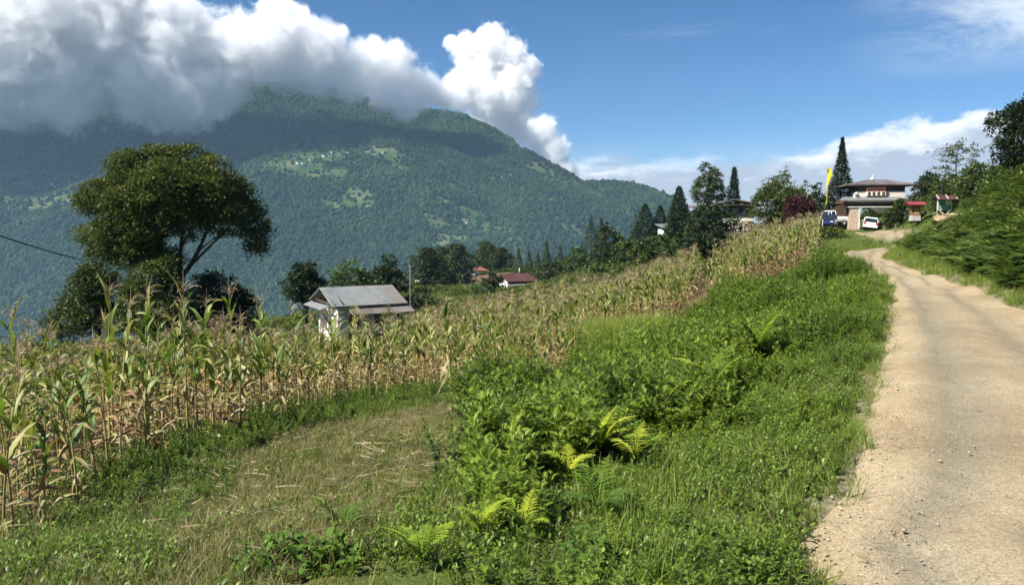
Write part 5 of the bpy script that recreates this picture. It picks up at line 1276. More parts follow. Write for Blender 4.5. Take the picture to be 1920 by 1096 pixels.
# ================================================================== BUILDINGS AND THINGS
white_wall = rough_mat("whitewash", (.62, .60, .55), (.74, .72, .68), 3, .9)
cream_wall = rough_mat("cream_plaster", (.46, .42, .35), (.60, .56, .48), 3, .9)
dark_wood = rough_mat("dark_timber", (.035, .022, .015), (.075, .048, .03), 9, .7, stretch=(1, 1, .2))
red_wood = rough_mat("painted_red_timber", (.13, .05, .035), (.20, .08, .055), 9, .6)
brown_wood = rough_mat("brown_timber", (.13, .075, .04), (.22, .13, .07), 9, .7, stretch=(1, 1, .2))
pale_paint = rough_mat("pale_painted_wood", (.60, .52, .42), (.72, .66, .56), 12, .6)
stone = rough_mat("field_stone", (.20, .15, .11), (.42, .33, .25), 5, .9, .6, 14, c3=(.30, .20, .14))
concrete = rough_mat("weathered_concrete", (.26, .25, .23), (.38, .36, .33), 5, .9)
green_paint = rough_mat("green_paint", (.03, .20, .11), (.05, .26, .14), 6, .5)
steel = rough_mat("galvanised_steel", (.30, .31, .31), (.44, .45, .45), 5, .5, metallic=.4)
black_rubber = rough_mat("black_rubber", (.015, .015, .015), (.03, .03, .03), 10, .8)
glass_dark = rough_mat("dark_glass", (.012, .016, .02), (.02, .026, .03), 2, .08, spec=.6)
def corrugated(name, c1, c2, c3, period=.18, rough=.55, metallic=.35, axis=0, bump=1.0):
    m, nt, out = newmat(name); L = nt.links.new
    tc = nd(nt, "ShaderNodeTexCoord"); sp_ = nd(nt, "ShaderNodeSeparateXYZ"); L(tc.outputs["Object"], sp_.inputs[0])
    mu = nd(nt, "ShaderNodeMath", operation='MULTIPLY'); L(sp_.outputs[axis], mu.inputs[0]); mu.inputs[1].default_value = 2 * math.pi / period
    si = nd(nt, "ShaderNodeMath", operation='SINE'); L(mu.outputs[0], si.inputs[0])
    # sheets: each sheet of metal weathered its own way
    sh = nd(nt, "ShaderNodeMath", operation='MULTIPLY'); L(sp_.outputs[axis], sh.inputs[0]); sh.inputs[1].default_value = 1 / .85
    fl = nd(nt, "ShaderNodeMath", operation='FLOOR'); L(sh.outputs[0], fl.inputs[0])
    wn_ = nd(nt, "ShaderNodeTexWhiteNoise", noise_dimensions='1D'); L(fl.outputs[0], wn_.inputs["W"])
    n = nd(nt, "ShaderNodeTexNoise"); n.inputs["Scale"].default_value = 1.3; n.inputs["Detail"].default_value = 7; n.inputs["Roughness"].default_value = .7; L(tc.outputs["Object"], n.inputs[0])
    ad = nd(nt, "ShaderNodeMath", operation='MULTIPLY_ADD'); L(wn_.outputs["Value"], ad.inputs[0]); ad.inputs[1].default_value = .35; L(n.outputs[0], ad.inputs[2])
    cr = ramp(nt, [(.35, c1), (.62, c2), (.9, c3)]); L(ad.outputs[0], cr.inputs[0])
    p = nd(nt, "ShaderNodeBsdfPrincipled"); p.inputs["Roughness"].default_value = rough; p.inputs["Metallic"].default_value = metallic; L(cr.outputs[0], p.inputs["Base Color"])
    b = nd(nt, "ShaderNodeBump"); b.inputs["Strength"].default_value = bump; b.inputs["Distance"].default_value = .02; L(si.outputs[0], b.inputs["Height"]); L(b.outputs[0], p.inputs["Normal"])
    L(p.outputs[0], out.inputs[0]); return m
tin = corrugated("grey_tin_roofing", (.13, .14, .14), (.24, .25, .245), (.19, .16, .135))
tin_dark = corrugated("dark_weathered_roofing", (.10, .085, .08), (.17, .14, .13), (.24, .20, .19))
tin_red = corrugated("maroon_roofing", (.065, .024, .022), (.095, .034, .03), (.13, .06, .048))
tin_bright = corrugated("bright_red_roofing", (.24, .035, .042), (.31, .052, .055), (.30, .08, .075))
tin_orange = corrugated("faded_red_roofing", (.20, .062, .05), (.26, .09, .066), (.26, .12, .09))

def slab(mb, a, b, c, d, th, m=0):
    """roof plane through four corners, thickness th downwards"""
    P = [Vector(p) for p in (a, b, c, d)]; n = (P[1] - P[0]).cross(P[3] - P[0]).normalized()
    if n.z < 0: n = -n
    Q = [p - n * th for p in P]
    mb.add(P + Q, [(0, 1, 2, 3), (7, 6, 5, 4), (0, 4, 5, 1), (1, 5, 6, 2), (2, 6, 7, 3), (3, 7, 4, 0)], m)
def gable_roof(mb, L_, Wd, z0, rise, over=.0, th=.06, m=0):
    """ridge along x"""
    h = Wd / 2 + over
    for s in (-1, 1):
        slab(mb, (-L_ / 2 - over, 0, z0 + rise), (L_ / 2 + over, 0, z0 + rise), (L_ / 2 + over, s * h, z0 - rise * over / (Wd / 2)), (-L_ / 2 - over, s * h, z0 - rise * over / (Wd / 2)), th, m)
def window(parent, c, w_, h_, rz, frame_m, pane_m, nx_=2, ny_=2, name="window", depth=.08, rail=.06):
    """a framed window whose outer face looks along local -y rotated by rz"""
    mb = MB(); Rm = Matrix.Rotation(rz, 3, 'Z')
    def bx(cx, cz, sx, sz, y=0, dy=depth): mb.box(Vector(c) + Rm @ Vector((cx, y, cz)), (sx, dy, sz), 0, rz)
    bx(0, h_ / 2 - rail / 2, w_, rail); bx(0, -h_ / 2 + rail / 2, w_, rail)
    for s in (-1, 1): bx(s * (w_ / 2 - rail / 2), 0, rail, h_ - 2 * rail - .004)
    for i in range(1, nx_): bx(-w_ / 2 + w_ * i / nx_, 0, rail * .6, h_ - 2 * rail - .004, dy=depth * .8)
    o = mb.build(name, frame_m, parent)
    pb = MB(); pb.box(Vector(c) + Rm @ Vector((0, depth * .15, 0)), (w_ - 2 * rail + .01, depth * .3, h_ - 2 * rail + .01), 0, rz)
    pb.build("pane", pane_m, o)
    return o

# --- white house below the field
hp = ground_at(668, 58, 0); hp[2] = -6.9
hz_ = zpx(536, 58) - hp[2]                       # ridge height
yaw = R(30)
house = empty("farmhouse", hp, yaw, "white farmhouse with grey tin roof standing below the cornfield", "house")
Lh, Wh, eave = 4.6, 5.2, hz_ - 1.2
mb = MB(); t_ = .18
mb.box((0, Wh / 2 - t_ / 2, eave / 2 - .2), (Lh, t_, eave + .4)); mb.box((0, -Wh / 2 + t_ / 2, eave / 2 - .2), (Lh, t_, eave + .4))
mb.box((Lh / 2 - t_ / 2, 0, eave / 2 - .2), (t_, Wh - 2 * t_ - .004, eave + .4)); mb.box((-Lh / 2 + t_ / 2 + .9, 0, eave / 2 - .2), (t_, Wh - 2 * t_ - .004, eave + .4))
mb.build("wall", white_wall, house)
mb = MB(); gable_roof(mb, Lh, Wh, eave + .25, .95, over=.62, th=.05); mb.build("roof", tin, house)
mb = MB()                                         # dark timber trusses of the open gable
for xg in (-Lh / 2 - .35, -Lh / 2 + .3):
    mb.box((xg, 0, eave + .12), (.08, Wh + .9, .14)); mb.box((xg, 0, eave + .62), (.08, .1, .84))
    for s in (-1, 1): mb.tube([(xg, s * (Wh / 2 + .4), eave + .1), (xg, 0, eave + 1.12)], .05, 4)
mb.build("gable_truss", dark_wood, house)
mb = MB(); slab(mb, (-Lh / 2 + .6, -Wh / 2 - .35, eave - .12), (Lh / 2 + .9, -Wh / 2 - .35, eave - .12), (Lh / 2 + .9, -Wh / 2 - 1.45, eave - .55), (-Lh / 2 + .6, -Wh / 2 - 1.45, eave - .55), .05); mb.build("lean_to_roof", tin_dark, house)
for x_ in (-1.4, .4, 2.2):
    mb = MB(); mb.box((x_, -Wh / 2 - 1.3, eave / 2 - .55), (.11, .11, eave - .1)); mb.build("post", brown_wood, house)
slab_ = MB(); slab(slab_, (-Lh / 2 - .5, Wh / 2 + .2, eave - .05), (-Lh / 2 - .5, -Wh / 2 + .4, eave - .05), (-Lh / 2 - 1.15, -Wh / 2 + .4, eave - .28), (-Lh / 2 - 1.15, Wh / 2 + .2, eave - .28), .05); slab_.build("porch_roof", tin, house)
for y_ in (-Wh / 2 + .35, .1, Wh / 2 - .3):
    mb = MB(); mb.box((-Lh / 2 + .12, y_, eave / 2 - .25), (.26, .3, eave + .3)); mb.build("column", white_wall, house)
mb = MB(); mb.box((-Lh / 2 + .12, 0, .75), (.14, Wh - .8, .9)); mb.build("porch_rail", white_wall, house)
window(house, (-1.1, -Wh / 2 - .01, eave - 1.05), .8, 1.0, 0, brown_wood, red_wood, 2)
window(house, (.9, -Wh / 2 - .01, eave - 1.1), .8, 1.0, 0, brown_wood, glass_dark, 2)
window(house, (-Lh / 2 + .97, -.9, eave - 1.0), .8, .9, -math.pi / 2, brown_wood, glass_dark, 2)
mb = MB(); mb.box((-Lh / 2 + .97, .9, eave - 1.35), (.08, .85, 1.9)); mb.build("door", brown_wood, house)

# --- dark roofed house at the top of the field
p2 = ground_at(1376, 88, .1); apex = zpx(373, 88) - p2[2]
h2 = empty("house", p2, R(-14), "dark timbered house with low gable roof half hidden behind the big dark bush", "house")
ev = apex - .75
mb = MB(); mb.box((0, 2.5, ev * .32), (4.2, 5.0, ev * .64 + .4)); mb.build("wall", cream_wall, h2)
mb = MB(); mb.box((0, 2.46, ev * .64 + .29), (4.5, 5.3, .18)); mb.build("band", concrete, h2)
mb = MB(); mb.box((0, 2.5, ev * .82 + .28), (4.25, 5.05, ev * .36 - .2)); mb.build("upper_wall", dark_wood, h2)
mb = MB()
for s in (-1, 1): slab(mb, (0, -1.0, apex), (0, 6, apex), (s * 3.15, 6, ev + .02), (s * 3.15, -1.0, ev + .02), .09)
mb.build("roof", tin_dark, h2)
mb = MB()
for s in (-1, 1): mb.tube([(s * 3.05, -.9, ev - .04), (0, -.9, apex - .15)], .07, 4)
mb.box((0, -.86, ev + .02), (5.6, .1, .12)); mb.build("gable_truss", dark_wood, h2)
for x_ in (-1.3, 0, 1.3): window(h2, (x_, -.06, ev * .80 + .22), .8, .62, 0, brown_wood, glass_dark, 2)
mb = MB(); mb.box((1.25, -.06, ev * .33), (1.1, .14, 1.5)); mb.build("plank_panel", stone, h2)
mb = MB(); mb.box((-2.9, .6, ev * .70), (1.4, 1.2, .16)); mb.build("balcony", green_paint, h2)
# low white building left of it
p3 = ground_at(1265, 104, .1)
h3 = empty("house", p3, R(5), "low white walled building behind the columnar cypress", "house")
mb = MB(); mb.box((1.2, 1.5, .9), (5.6, 3, 2.2)); mb.build("wall", white_wall, h3)
mb = MB(); slab(mb, (-2.0, -.5, 2.25), (4.4, -.5, 2.25), (4.4, 3.4, 2.75), (-2.0, 3.4, 2.75), .1); mb.build("roof", tin, h3)
window(h3, (0.2, -.02, 1.1), .9, .9, 0, brown_wood, glass_dark, 2)
# long tin roof behind
p3 = ground_at(1290, 122, .1)
h4 = empty("shed", p3, R(0), "long pale tin roof seen between cypress and the tall grey green tree", "shed")
mb = MB(); mb.box((.2, 1.5, 1.6), (3.6, 3, 3.4)); mb.build("wall", cream_wall, h4)
mb = MB(); slab(mb, (-2.0, -.5, zpx(389, 122) - p3[2]), (2.4, -.5, zpx(389, 122) - p3[2]), (2.4, 3.6, zpx(386, 122) - p3[2] + .2), (-2.0, 3.6, zpx(386, 122) - p3[2] + .2), .12); mb.build("roof", tin_dark, h4)

# --- maroon roofed house in the valley
p5 = ground_at(968, 128, .2); a5 = zpx(511, 128) - p5[2]
h5 = empty("house", p5, R(28), "small house with maroon roof among dark trees beyond the corn", "house")
mb = MB(); mb.box((0, 0, (a5 - 1.0) / 2), (4.6, 3.6, a5 - .9)); mb.build("wall", white_wall, h5)
mb = MB(); gable_roof(mb, 4.6, 3.6, a5 - .95, .85, over=.75, th=.08); mb.build("roof", tin_red, h5)
mb = MB(); slab(mb, (-2.9, -1.9, a5 - 1.55), (1.2, -1.9, a5 - 1.55), (1.2, -3.1, a5 - 1.95), (-2.9, -3.1, a5 - 1.95), .08); mb.build("porch_roof", tin, h5)
mb = MB(); mb.tube([(.6, 0, a5 - .2), (.6, 0, a5 + .75)], .07, 6); mb.build("chimney", white_wall, h5)
window(h5, (-.9, -1.82, a5 - 2.3), .8, .8, 0, brown_wood, glass_dark, 2); window(h5, (.9, -1.82, a5 - 2.3), .8, .8, 0, brown_wood, glass_dark, 2)
# --- gazebo on the terrace
p6 = ground_at(899, 187, .05); 
gz = empty("gazebo", p6, R(12), "open gazebo with faded red pyramid roof on the brown terrace", "gazebo")
zt = zpx(499, 187) - p6[2]; ze = zpx(506, 187) - p6[2]
mb = MB(); mb.add([(-2.1, -2.1, ze), (2.1, -2.1, ze), (2.1, 2.1, ze), (-2.1, 2.1, ze), (0, 0, zt), (-2.1, -2.1, ze - .12), (2.1, -2.1, ze - .12), (2.1, 2.1, ze - .12), (-2.1, 2.1, ze - .12)], [(0, 1, 4), (1, 2, 4), (2, 3, 4), (3, 0, 4), (0, 5, 6, 1), (1, 6, 7, 2), (2, 7, 8, 3), (3, 8, 5, 0), (8, 7, 6, 5)]); mb.build("roof", tin_orange, gz)
for sx in (-1, 1):
    for sy in (-1, 1):
        mb = MB(); mb.box((sx * 1.4, sy * 1.4, (ze - .12) / 2), (.2, .2, ze - .12)); mb.build("post", white_wall, gz)
mb = MB(); mb.box((0, 0, .08), (3.6, 3.6, .16)); mb.build("floor_slab", concrete, gz)
# --- white hut
p7 = ground_at(785, 158, .05); hut = empty("hut", p7, R(-10), "tiny white hut under the leftmost pine", "hut")
mb = MB(); mb.box((0, 0, .55), (1.5, 1.4, 1.1)); mb.build("wall", white_wall, hut)
mb = MB(); slab(mb, (-.9, -.85, 1.12), (.9, -.85, 1.12), (.9, .85, 1.3), (-.9, .85, 1.3), .06); mb.build("roof", concrete, hut)

# --- the gatehouse over the road, 80 m away; local metres, front faces -y
def PX(u, v, d=80): q = W(u, v, d); return q
gp = ground_at(1643, 80, 0); gp[2] = zpx(430, 80)
gate = empty("gatehouse", gp, R(-9), "two tiered gatehouse with painted balcony window over the end of the dirt road", "gatehouse")
px_ = 80 / F
def X(u): return (u - 1643) * px_ * 1.09
def Zv(v): return (430 - v) * px_ * 1.0
def gbox(name, u0, u1, v0, v1, y0, y1, mat, taper=1.0):
    mb = MB(); mb.box(((X(u0) + X(u1)) / 2, (y0 + y1) / 2, (Zv(v0) + Zv(v1)) / 2), (X(u1) - X(u0), y1 - y0, Zv(v0) - Zv(v1)), taper=taper); return mb.build(name, mat, gate)
mb = MB(); mb.box(((X(1593) + X(1609)) / 2, -.35, Zv(388) / 2 - .15), (X(1609) - X(1593), .9, Zv(388) + .3), taper=.86); mb.build("pillar", stone, gate)
mb = MB(); mb.box((X(1609) - .02, -.35, Zv(388) / 2), (.14, .96, Zv(388)), taper=.9); mb.build("pillar_edge", cream_wall, gate)
mb = MB(); mb.box((X(1672), .35, Zv(392) / 2 - .1), (1.1, .9, Zv(392) + .2), taper=.9); mb.build("pillar", cream_wall, gate)
mb = MB(); mb.box((X(1586), 1.9, Zv(388) / 2), (.8, 3.2, Zv(388))); mb.build("side_wall", dark_wood, gate)  # dark finish stands in for the cypress shadow on this wall
mb = MB(); mb.box(((X(1608) + X(1626)) / 2, 3.3, Zv(388) / 2), (X(1626) - X(1608), .2, Zv(388))); mb.build("passage_shade_panel", dark_wood, gate)  # added dark panel standing in for the shade inside the passage
mb = MB(); mb.box((X(1680), 2.2, Zv(392) / 2), (.5, 2.6, Zv(392))); mb.build("side_wall", cream_wall, gate)
gbox("lintel", 1590, 1678, 389.5, 387, -.85, .6, cream_wall)
gbox("beam", 1588, 1680, 386.9, 381, -.8, 3.4, dark_wood)
mb = MB()
for k in range(26): mb.box((X(1590) + (X(1678) - X(1590)) * k / 25, -.86, Zv(379.2)), (.10, .2, .16))
mb.build("cornice_blocks", pale_paint, gate)
gbox("cornice", 1586, 1680, 380.9, 377.6, -.76, 3.5, red_wood)
mb = MB()                                          # lower skirt roof
a0, a1 = X(1573), X(1684)
slab(mb, (a0, -1.2, Zv(376.5)), (a1, -1.2, Zv(376.5)), (a1 - .5, .35, Zv(369)), (a0 + .8, .35, Zv(369)), .10); mb.build("lower_roof", tin, gate)
gbox("roof_edge", 1575, 1682, 377.4, 376.7, -1.12, -.98, dark_wood)
mb = MB(); mb.prism([(X(1633), Zv(391)), (X(1646), Zv(400)), (X(1668), Zv(400)), (X(1668), Zv(391))], .4, .7, 'y'); mb.build("stair_wall", white_wall, gate)
gbox("upper_wall", 1611, 1686, 371.5, 359, .3, 4.0, cream_wall)
gbox("eave_shade_band", 1611.5, 1685.5, 358.8, 347.5, .32, 3.98, dark_wood)  # eave shade put into the wall as a dark band
bal = gbox("balcony", 1623, 1653, 367.5, 359.5, -.1, .3, pale_paint)
for k in range(4):                                 # arched lights of the painted balcony
    mb = MB(); cx = X(1626.5 + 7.6 * k); w2 = .14
    arch = [(cx - w2, Zv(366.6)), (cx + w2, Zv(366.6)), (cx + w2, Zv(362.8))] + [(cx + w2 * math.cos(q), Zv(362.8) + w2 * math.sin(q)) for q in np.linspace(.3, math.pi - .3, 7)] + [(cx - w2, Zv(362.8))]
    mb.prism(arch, -.125, -.05, 'y'); mb.build("arched_light", dark_wood, bal)
mb = MB()
for k in range(9): mb.box((X(1624.5) + (X(1651.5) - X(1624.5)) * k / 8, -.02, Zv(356)), (.07, .12, .32))
mb.box((X(1638), -.02, Zv(358.9)), (X(1653.5) - X(1622.5), .2, .07)); mb.box((X(1638), -.02, Zv(353)), (X(1653.5) - X(1622.5), .2, .07)); mb.build("balcony_lattice", red_wood, gate)
gbox("balcony_panel", 1623, 1653, 358, 353, .06, .28, brown_wood)
mb = MB()                                          # upper hip roof
u0, u1, zt, zee = X(1588), X(1705), Zv(335), Zv(346.5)
r0, r1 = X(1634), X(1662)
slab(mb, (u0, -.15, zee), (u1, -.15, zee), (r1, 2.5, zt), (r0, 2.5, zt), .12)
slab(mb, (u1, 5.5, zee), (u0, 5.5, zee), (r0, 2.5, zt), (r1, 2.5, zt), .12)
mb.add([(u0, -.15, zee), (r0, 2.5, zt), (u0, 5.5, zee), (u0, -.15, zee - .12), (r0, 2.5, zt - .12), (u0, 5.5, zee - .12)], [(0, 1, 2), (5, 4, 3), (0, 3, 4, 1), (1, 4, 5, 2), (2, 5, 3, 0)])
mb.add([(u1, 5.5, zee), (r1, 2.5, zt), (u1, -.15, zee), (u1, 5.5, zee - .12), (r1, 2.5, zt - .12), (u1, -.15, zee - .12)], [(0, 1, 2), (5, 4, 3), (0, 3, 4, 1), (1, 4, 5, 2), (2, 5, 3, 0)])
mb.build("upper_roof", tin_dark, gate)
gbox("roof_edge", 1590, 1703, 348.4, 347.0, -.10, 5.4, dark_wood)
mb = MB(); mb.tube([(X(1643), 2.5, zt - .05), (X(1643), 2.5, zt + .12), (X(1643), 2.5, zt + .2), (X(1643), 2.5, zt + .5)], [.2, .22, .08, .015], 8); mb.build("pinnacle", pale_paint, gate)
mb = MB(); mb.box((X(1606.5), .2, Zv(368)), (.45, .4, .5)); mb.tube([(X(1606.5), .1, Zv(365)), (X(1606.5), -.1, Zv(361))], [.28, .05], 10); mb.build("satellite_dish", white_wall, gate)

# --- vehicles
def car(name, loc, rz, roll, label, cat, paint, L_=3.7, Wd=1.6, hood=.78, roof=1.36, kind='hatch', tilt=(0, 0)):
    v = empty(name, loc, rz, label, cat); v.rotation_euler = (tilt[0], tilt[1], rz)
    # body: stations along the length, rear at y=-L/2 facing -y
    mb = MB(); hw = Wd / 2
    if kind == 'hatch': prof = [(-.5, .42, .70), (-.49, .34, .86), (-.42, .28, .92), (0, .26, .90), (.22, .26, .88), (.40, .30, .76), (.49, .36, .62), (.5, .42, .5)]
    else: prof = [(-.5, .50, .92), (-.49, .46, .98), (-.2, .42, .98), (.1, .40, .98), (.3, .40, 1.0), (.44, .42, .96), (.5, .50, .72)]
    ring = []
    for (t, lo, hi) in prof:
        y = t * L_; w_ = hw * (1 - .10 * (abs(t) > .47))
        ring += [(-w_ * .92, y, lo), (-w_, y, lo + .12), (-w_, y, (lo + hi) / 2 + .1), (-w_ * .93, y, hi), (w_ * .93, y, hi), (w_, y, (lo + hi) / 2 + .1), (w_, y, lo + .12), (w_ * .92, y, lo)]
    k = len(prof); fs = []
    for i in range(k - 1):
        for j in range(8): fs.append((i * 8 + j, i * 8 + (j + 1) % 8, (i + 1) * 8 + (j + 1) % 8, (i + 1) * 8 + j))
    fs += [tuple(range(8))[::-1], tuple((k - 1) * 8 + j for j in range(8))]
    mb.add(ring, fs); mb.build("body", paint, v)
    # cabin
    if kind == 'hatch': a, b_, c_, d_ = -.485, -.36, .10, .27; h0 = .89
    elif kind == 'pickup': a, b_, c_, d_ = -.02, .0, .22, .34; h0 = .97
    else: a, b_, c_, d_ = -.40, -.36, .20, .33; h0 = .97
    def cab(z0, z1, ins, mat, nm, f0=0, f1=1, grow=0.0):
        mb = MB(); pts = []
        for f, z in ((f0, z0), (f1, z1)):
            ya, yd = a + (b_ - a) * f, d_ + (c_ - d_) * f; w_ = hw * (.92 - .14 * f) + grow
            pts += [(-w_, ya * L_ - grow, z), (w_, ya * L_ - grow, z), (w_, yd * L_ + grow, z), (-w_, yd * L_ + grow, z)]
        mb.add(pts, [(0, 3, 2, 1), (4, 5, 6, 7), (0, 1, 5, 4), (1, 2, 6, 5), (2, 3, 7, 6), (3, 0, 4, 7)]); return mb.build(nm, mat, v)
    cab(h0 - .03, roof - .09, 0, glass_dark, "window_glass", 0, .85)
    mb = MB(); w_ = hw * .80; ya, yc = (b_ + (a - b_) * .05) * L_, (c_ + (d_ - c_) * .05) * L_
    mb.add([(-w_, ya - .03, roof - .10), (w_, ya - .03, roof - .10), (w_, yc, roof - .10), (-w_, yc, roof - .10), (-w_ * .92, ya + .08, roof), (w_ * .92, ya + .08, roof), (w_ * .92, yc - .12, roof), (-w_ * .92, yc - .12, roof)], [(0, 3, 2, 1), (4, 5, 6, 7), (0, 1, 5, 4), (1, 2, 6, 5), (2, 3, 7, 6), (3, 0, 4, 7)])
    mb.build("roof", paint, v)
    mb = MB()
    for s in (-1, 1):
        for (f0, f1) in ((a, b_), (d_, c_)):
            mb.tube([(s * hw * .93, f0 * L_, h0 - .03), (s * hw * .80, f1 * L_, roof - .07)], .035, 5)
        ym = (a + d_) / 2 * L_; mb.tube([(s * hw * .925, ym, h0 - .03), (s * hw * .80, ym, roof - .07)], .035, 5)
    mb.build("pillars", paint, v)
    for sx in (-1, 1):
        for sy in (-.32, .31):
            mb = MB(); r_ = .30; mb.tube([(sx * (hw - .19), sy * L_, r_), (sx * (hw + .01), sy * L_, r_)], r_, 18, smooth=False); wv = mb.build("wheel", black_rubber, v)
            mb = MB(); mb.tube([(sx * (hw - .02), sy * L_, r_), (sx * (hw + .02), sy * L_, r_)], .17, 14, smooth=False); mb.build("hubcap", steel, wv)
    mb = MB(); mb.box((0, -L_ * .5 - .03, .46), (Wd * .94, .14, .20)); mb.build("rear_bumper", paint, v)
    mb = MB(); mb.box((0, L_ * .5 + .02, .48), (Wd * .94, .14, .20)); mb.build("front_bumper", paint, v)
    for s in (-1, 1):
        mb = MB(); mb.box((s * hw * .80, -L_ * .497, .74), (.20, .05, .24)); mb.build("taillight", red_lens, v)
        mb = MB(); mb.box((s * hw * .72, L_ * (.493 if kind == 'hatch' else .49), .60 if kind == 'hatch' else .74), (.28, .07, .13)); mb.build("headlight", clear_lens, v)
        mb = MB(); mb.box((s * (hw + .08), d_ * L_ - .25, h0 + .05), (.14, .08, .11)); mb.build("mirror", paint, v)
    mb = MB(); mb.box((0, -L_ * .5 - .005, .70), (.42, .03, .12)); mb.build("number_plate", pale_paint, v)
    return v
def paintm(n, c): 
    return rough_mat(n, tuple(q * .93 for q in c), c, 2, .28, spec=.5, coat=.6)
white_paint = paintm("white_car_paint", (.72, .73, .74)); blue_paint = paintm("dark_blue_paint", (.008, .012, .065))
red_lens = rough_mat("red_lens", (.35, .02, .02), (.42, .03, .03), 5, .25); clear_lens = rough_mat("clear_lens", (.55, .56, .56), (.7, .7, .7), 5, .15)
cpz = zpx(431, 79); xx = xu(1627, 79)
car("parked_car", (xx, 79.0, cpz - .02), R(-24), 0, "white hatchback parked on the slope inside the gatehouse passage", "car", white_paint, 3.0, 1.42, tilt=(R(2), R(7)))
bz = ground_at(1548, 77, 0)
car("parked_car", (xu(1549, 77), 77, zpx(427, 77)), R(150), 0, "dark blue car parked left of the gatehouse in front of the white pickup", "car", blue_paint, 3.3, 1.6, kind='hatch')
car("pickup_truck", (xu(1557, 81), 81, zpx(423, 81)), R(98), 0, "white pickup truck with open bed parked behind the dark blue car", "truck", white_paint, 3.0, 1.5, roof=1.62, kind='pickup')

# --- yellow prayer flag on its pole
fp_ = ground_at(1543, 83, .1); flag = empty("prayer_flag", fp_, 0, "tall narrow yellow flag on a pole before the cypress", "flag")
zt = zpx(313, 83) - fp_[2]; mb = MB(); mb.tube([(.25, 0, -.2), (.30, 0, zt * .5), (.36, 0, zt)], [.045, .04, .025], 7); mb.build("pole", brown_wood, flag)
yel = leaf_mat("yellow_cloth", [(0, (.62, .52, .03)), (1, (.70, .62, .06))], trans=.35, use_random=0)
nz_ = 40; Vb = []; zb = zpx(388, 83) - fp_[2]
for i in range(nz_ + 1):
    f = i / nz_; z = zt - .15 - (zt - zb - .15) * f; wd = .36 * (1 - .75 * f ** 2.5) + .06 * math.sin(f * 17)
    off = -.32 * f ** 2 + .10 * math.sin(f * 9)
    for k in range(5):
        q = k / 4; Vb.append((.34 - .02 * f + off * q * 1.0 - .06 - (0.0) + (q - .5) * wd * .9 * (1) + off * .4, .16 * math.sin(q * 4 + f * 7) - .05, z - .12 * q * math.sin(f * 6)))
idx = np.arange((nz_ + 1) * 5).reshape(-1, 5); q_ = np.stack([idx[:-1, :-1], idx[:-1, 1:], idx[1:, 1:], idx[1:, :-1]], -1).reshape(-1, 4)
link("banner", np_mesh("banner", np.array(Vb), q_, tint=np.full(len(q_), .5), smooth=True), yel, flag)
# --- notice board on the bank
nb_ = ground_at(1765, 68, 0); nb_[2] = zpx(405, 68); npx = 68 / F
board = empty("notice_board", nb_, R(-6), "green notice board with small pitched roof standing on the bank", "notice board")
def bX(u): return (u - 1765) * npx
def bZ(v): return (405 - v) * npx
for u in (1753.5, 1778):
    mb = MB(); mb.box((bX(u), .05, bZ(390)), (.09, .09, 1.7)); mb.build("post", steel if u < 1760 else dark_wood, board)
mb = MB(); mb.box((bX(1765.5), .0, bZ(384.5)), (1.10, .05, .80)); pan = mb.build("panel", green_paint, board)
mb = MB()
for (cx, cz, sx, sz) in ((0, .43, 1.2, .05), (0, -.43, 1.2, .05), (-.58, 0, .05, .81), (.58, 0, .05, .81)): mb.box((bX(1765.5) + cx, -.03, bZ(384.5) + cz), (sx, .08, sz))
mb.build("frame", pale_paint, board)
mb = MB(); mb.box((bX(1765.5) + .27, -.032, bZ(384.5) + .2), (.46, .012, .36)); mb.build("map_sheet", white_wall, pan)
mb = MB()
for k, (x0, x1) in enumerate([(-.5, .1), (-.5, -.05), (-.5, .45), (-.5, .3), (-.5, .4)]):
    z = bZ(384.5) + (.30 - .09 * k if k < 2 else -.08 - .10 * (k - 2)); mb.box((bX(1765.5) + (x0 + x1) / 2 - .0 * k, -.03, z), ((x1 - x0) * (.75 if k < 2 else 1), .008, .022))
mb.build("faded_lines", pale_paint, pan)
mb = MB(); mb.box((bX(1765.5), .05, bZ(396.5)), (1.15, .10, .22)); mb.build("base_board", dark_wood, board)
mb = MB(); slab(mb, (bX(1747), -.62, bZ(374.5)), (bX(1784), -.62, bZ(374.5)), (bX(1786), .12, bZ(366.5)), (bX(1749), .12, bZ(366.5)), .05)
slab(mb, (bX(1749), .12, bZ(366.5)), (bX(1786), .12, bZ(366.5)), (bX(1784), .75, bZ(374.5)), (bX(1747), .75, bZ(374.5)), .05); rf = mb.build("roof", tin_red, board)
for u in (1749.5, 1766, 1782):
    mb = MB(); slab(mb, (bX(u - 1.2), -.65, bZ(373.7)), (bX(u + 1.2), -.65, bZ(373.7)), (bX(u + 1.2 + 2), .12, bZ(365.6)), (bX(u - 1.2 + 2), .12, bZ(365.6)), .03); mb.build("roof_batten", concrete, rf)
# --- red roofed shrine box
sb = ground_at(1711, 72, 0); sb[2] = zpx(413, 72); spx = 72 / F
shr = empty("shrine", sb, R(-8), "small wooden roadside shrine with bright red roof on a stone foot", "shrine")
mb = MB(); mb.box((0, 0, .2), (.85, .75, .5), taper=.9); mb.build("base", concrete, shr)
mb = MB(); mb.box((0, 0, .86), (.72, .6, .82)); cb = mb.build("cabinet", brown_wood, shr)
mb = MB(); mb.box((.02, -.31, .82), (.46, .04, .56)); mb.build("door", rough_mat("ochre_panel", (.30, .16, .05), (.38, .22, .08), 8), cb)
mb = MB(); mb.box((0, 0, 1.36), (.9, .72, .2)); mb.build("cornice", red_wood, shr)
mb = MB()
for s in (-1, 1): slab(mb, (-.85, 0, 1.78), (.8, 0, 1.78), (.8, s * .72, 1.48), (-.85, s * .72, 1.48), .05)
mb.build("roof", tin_bright, shr)
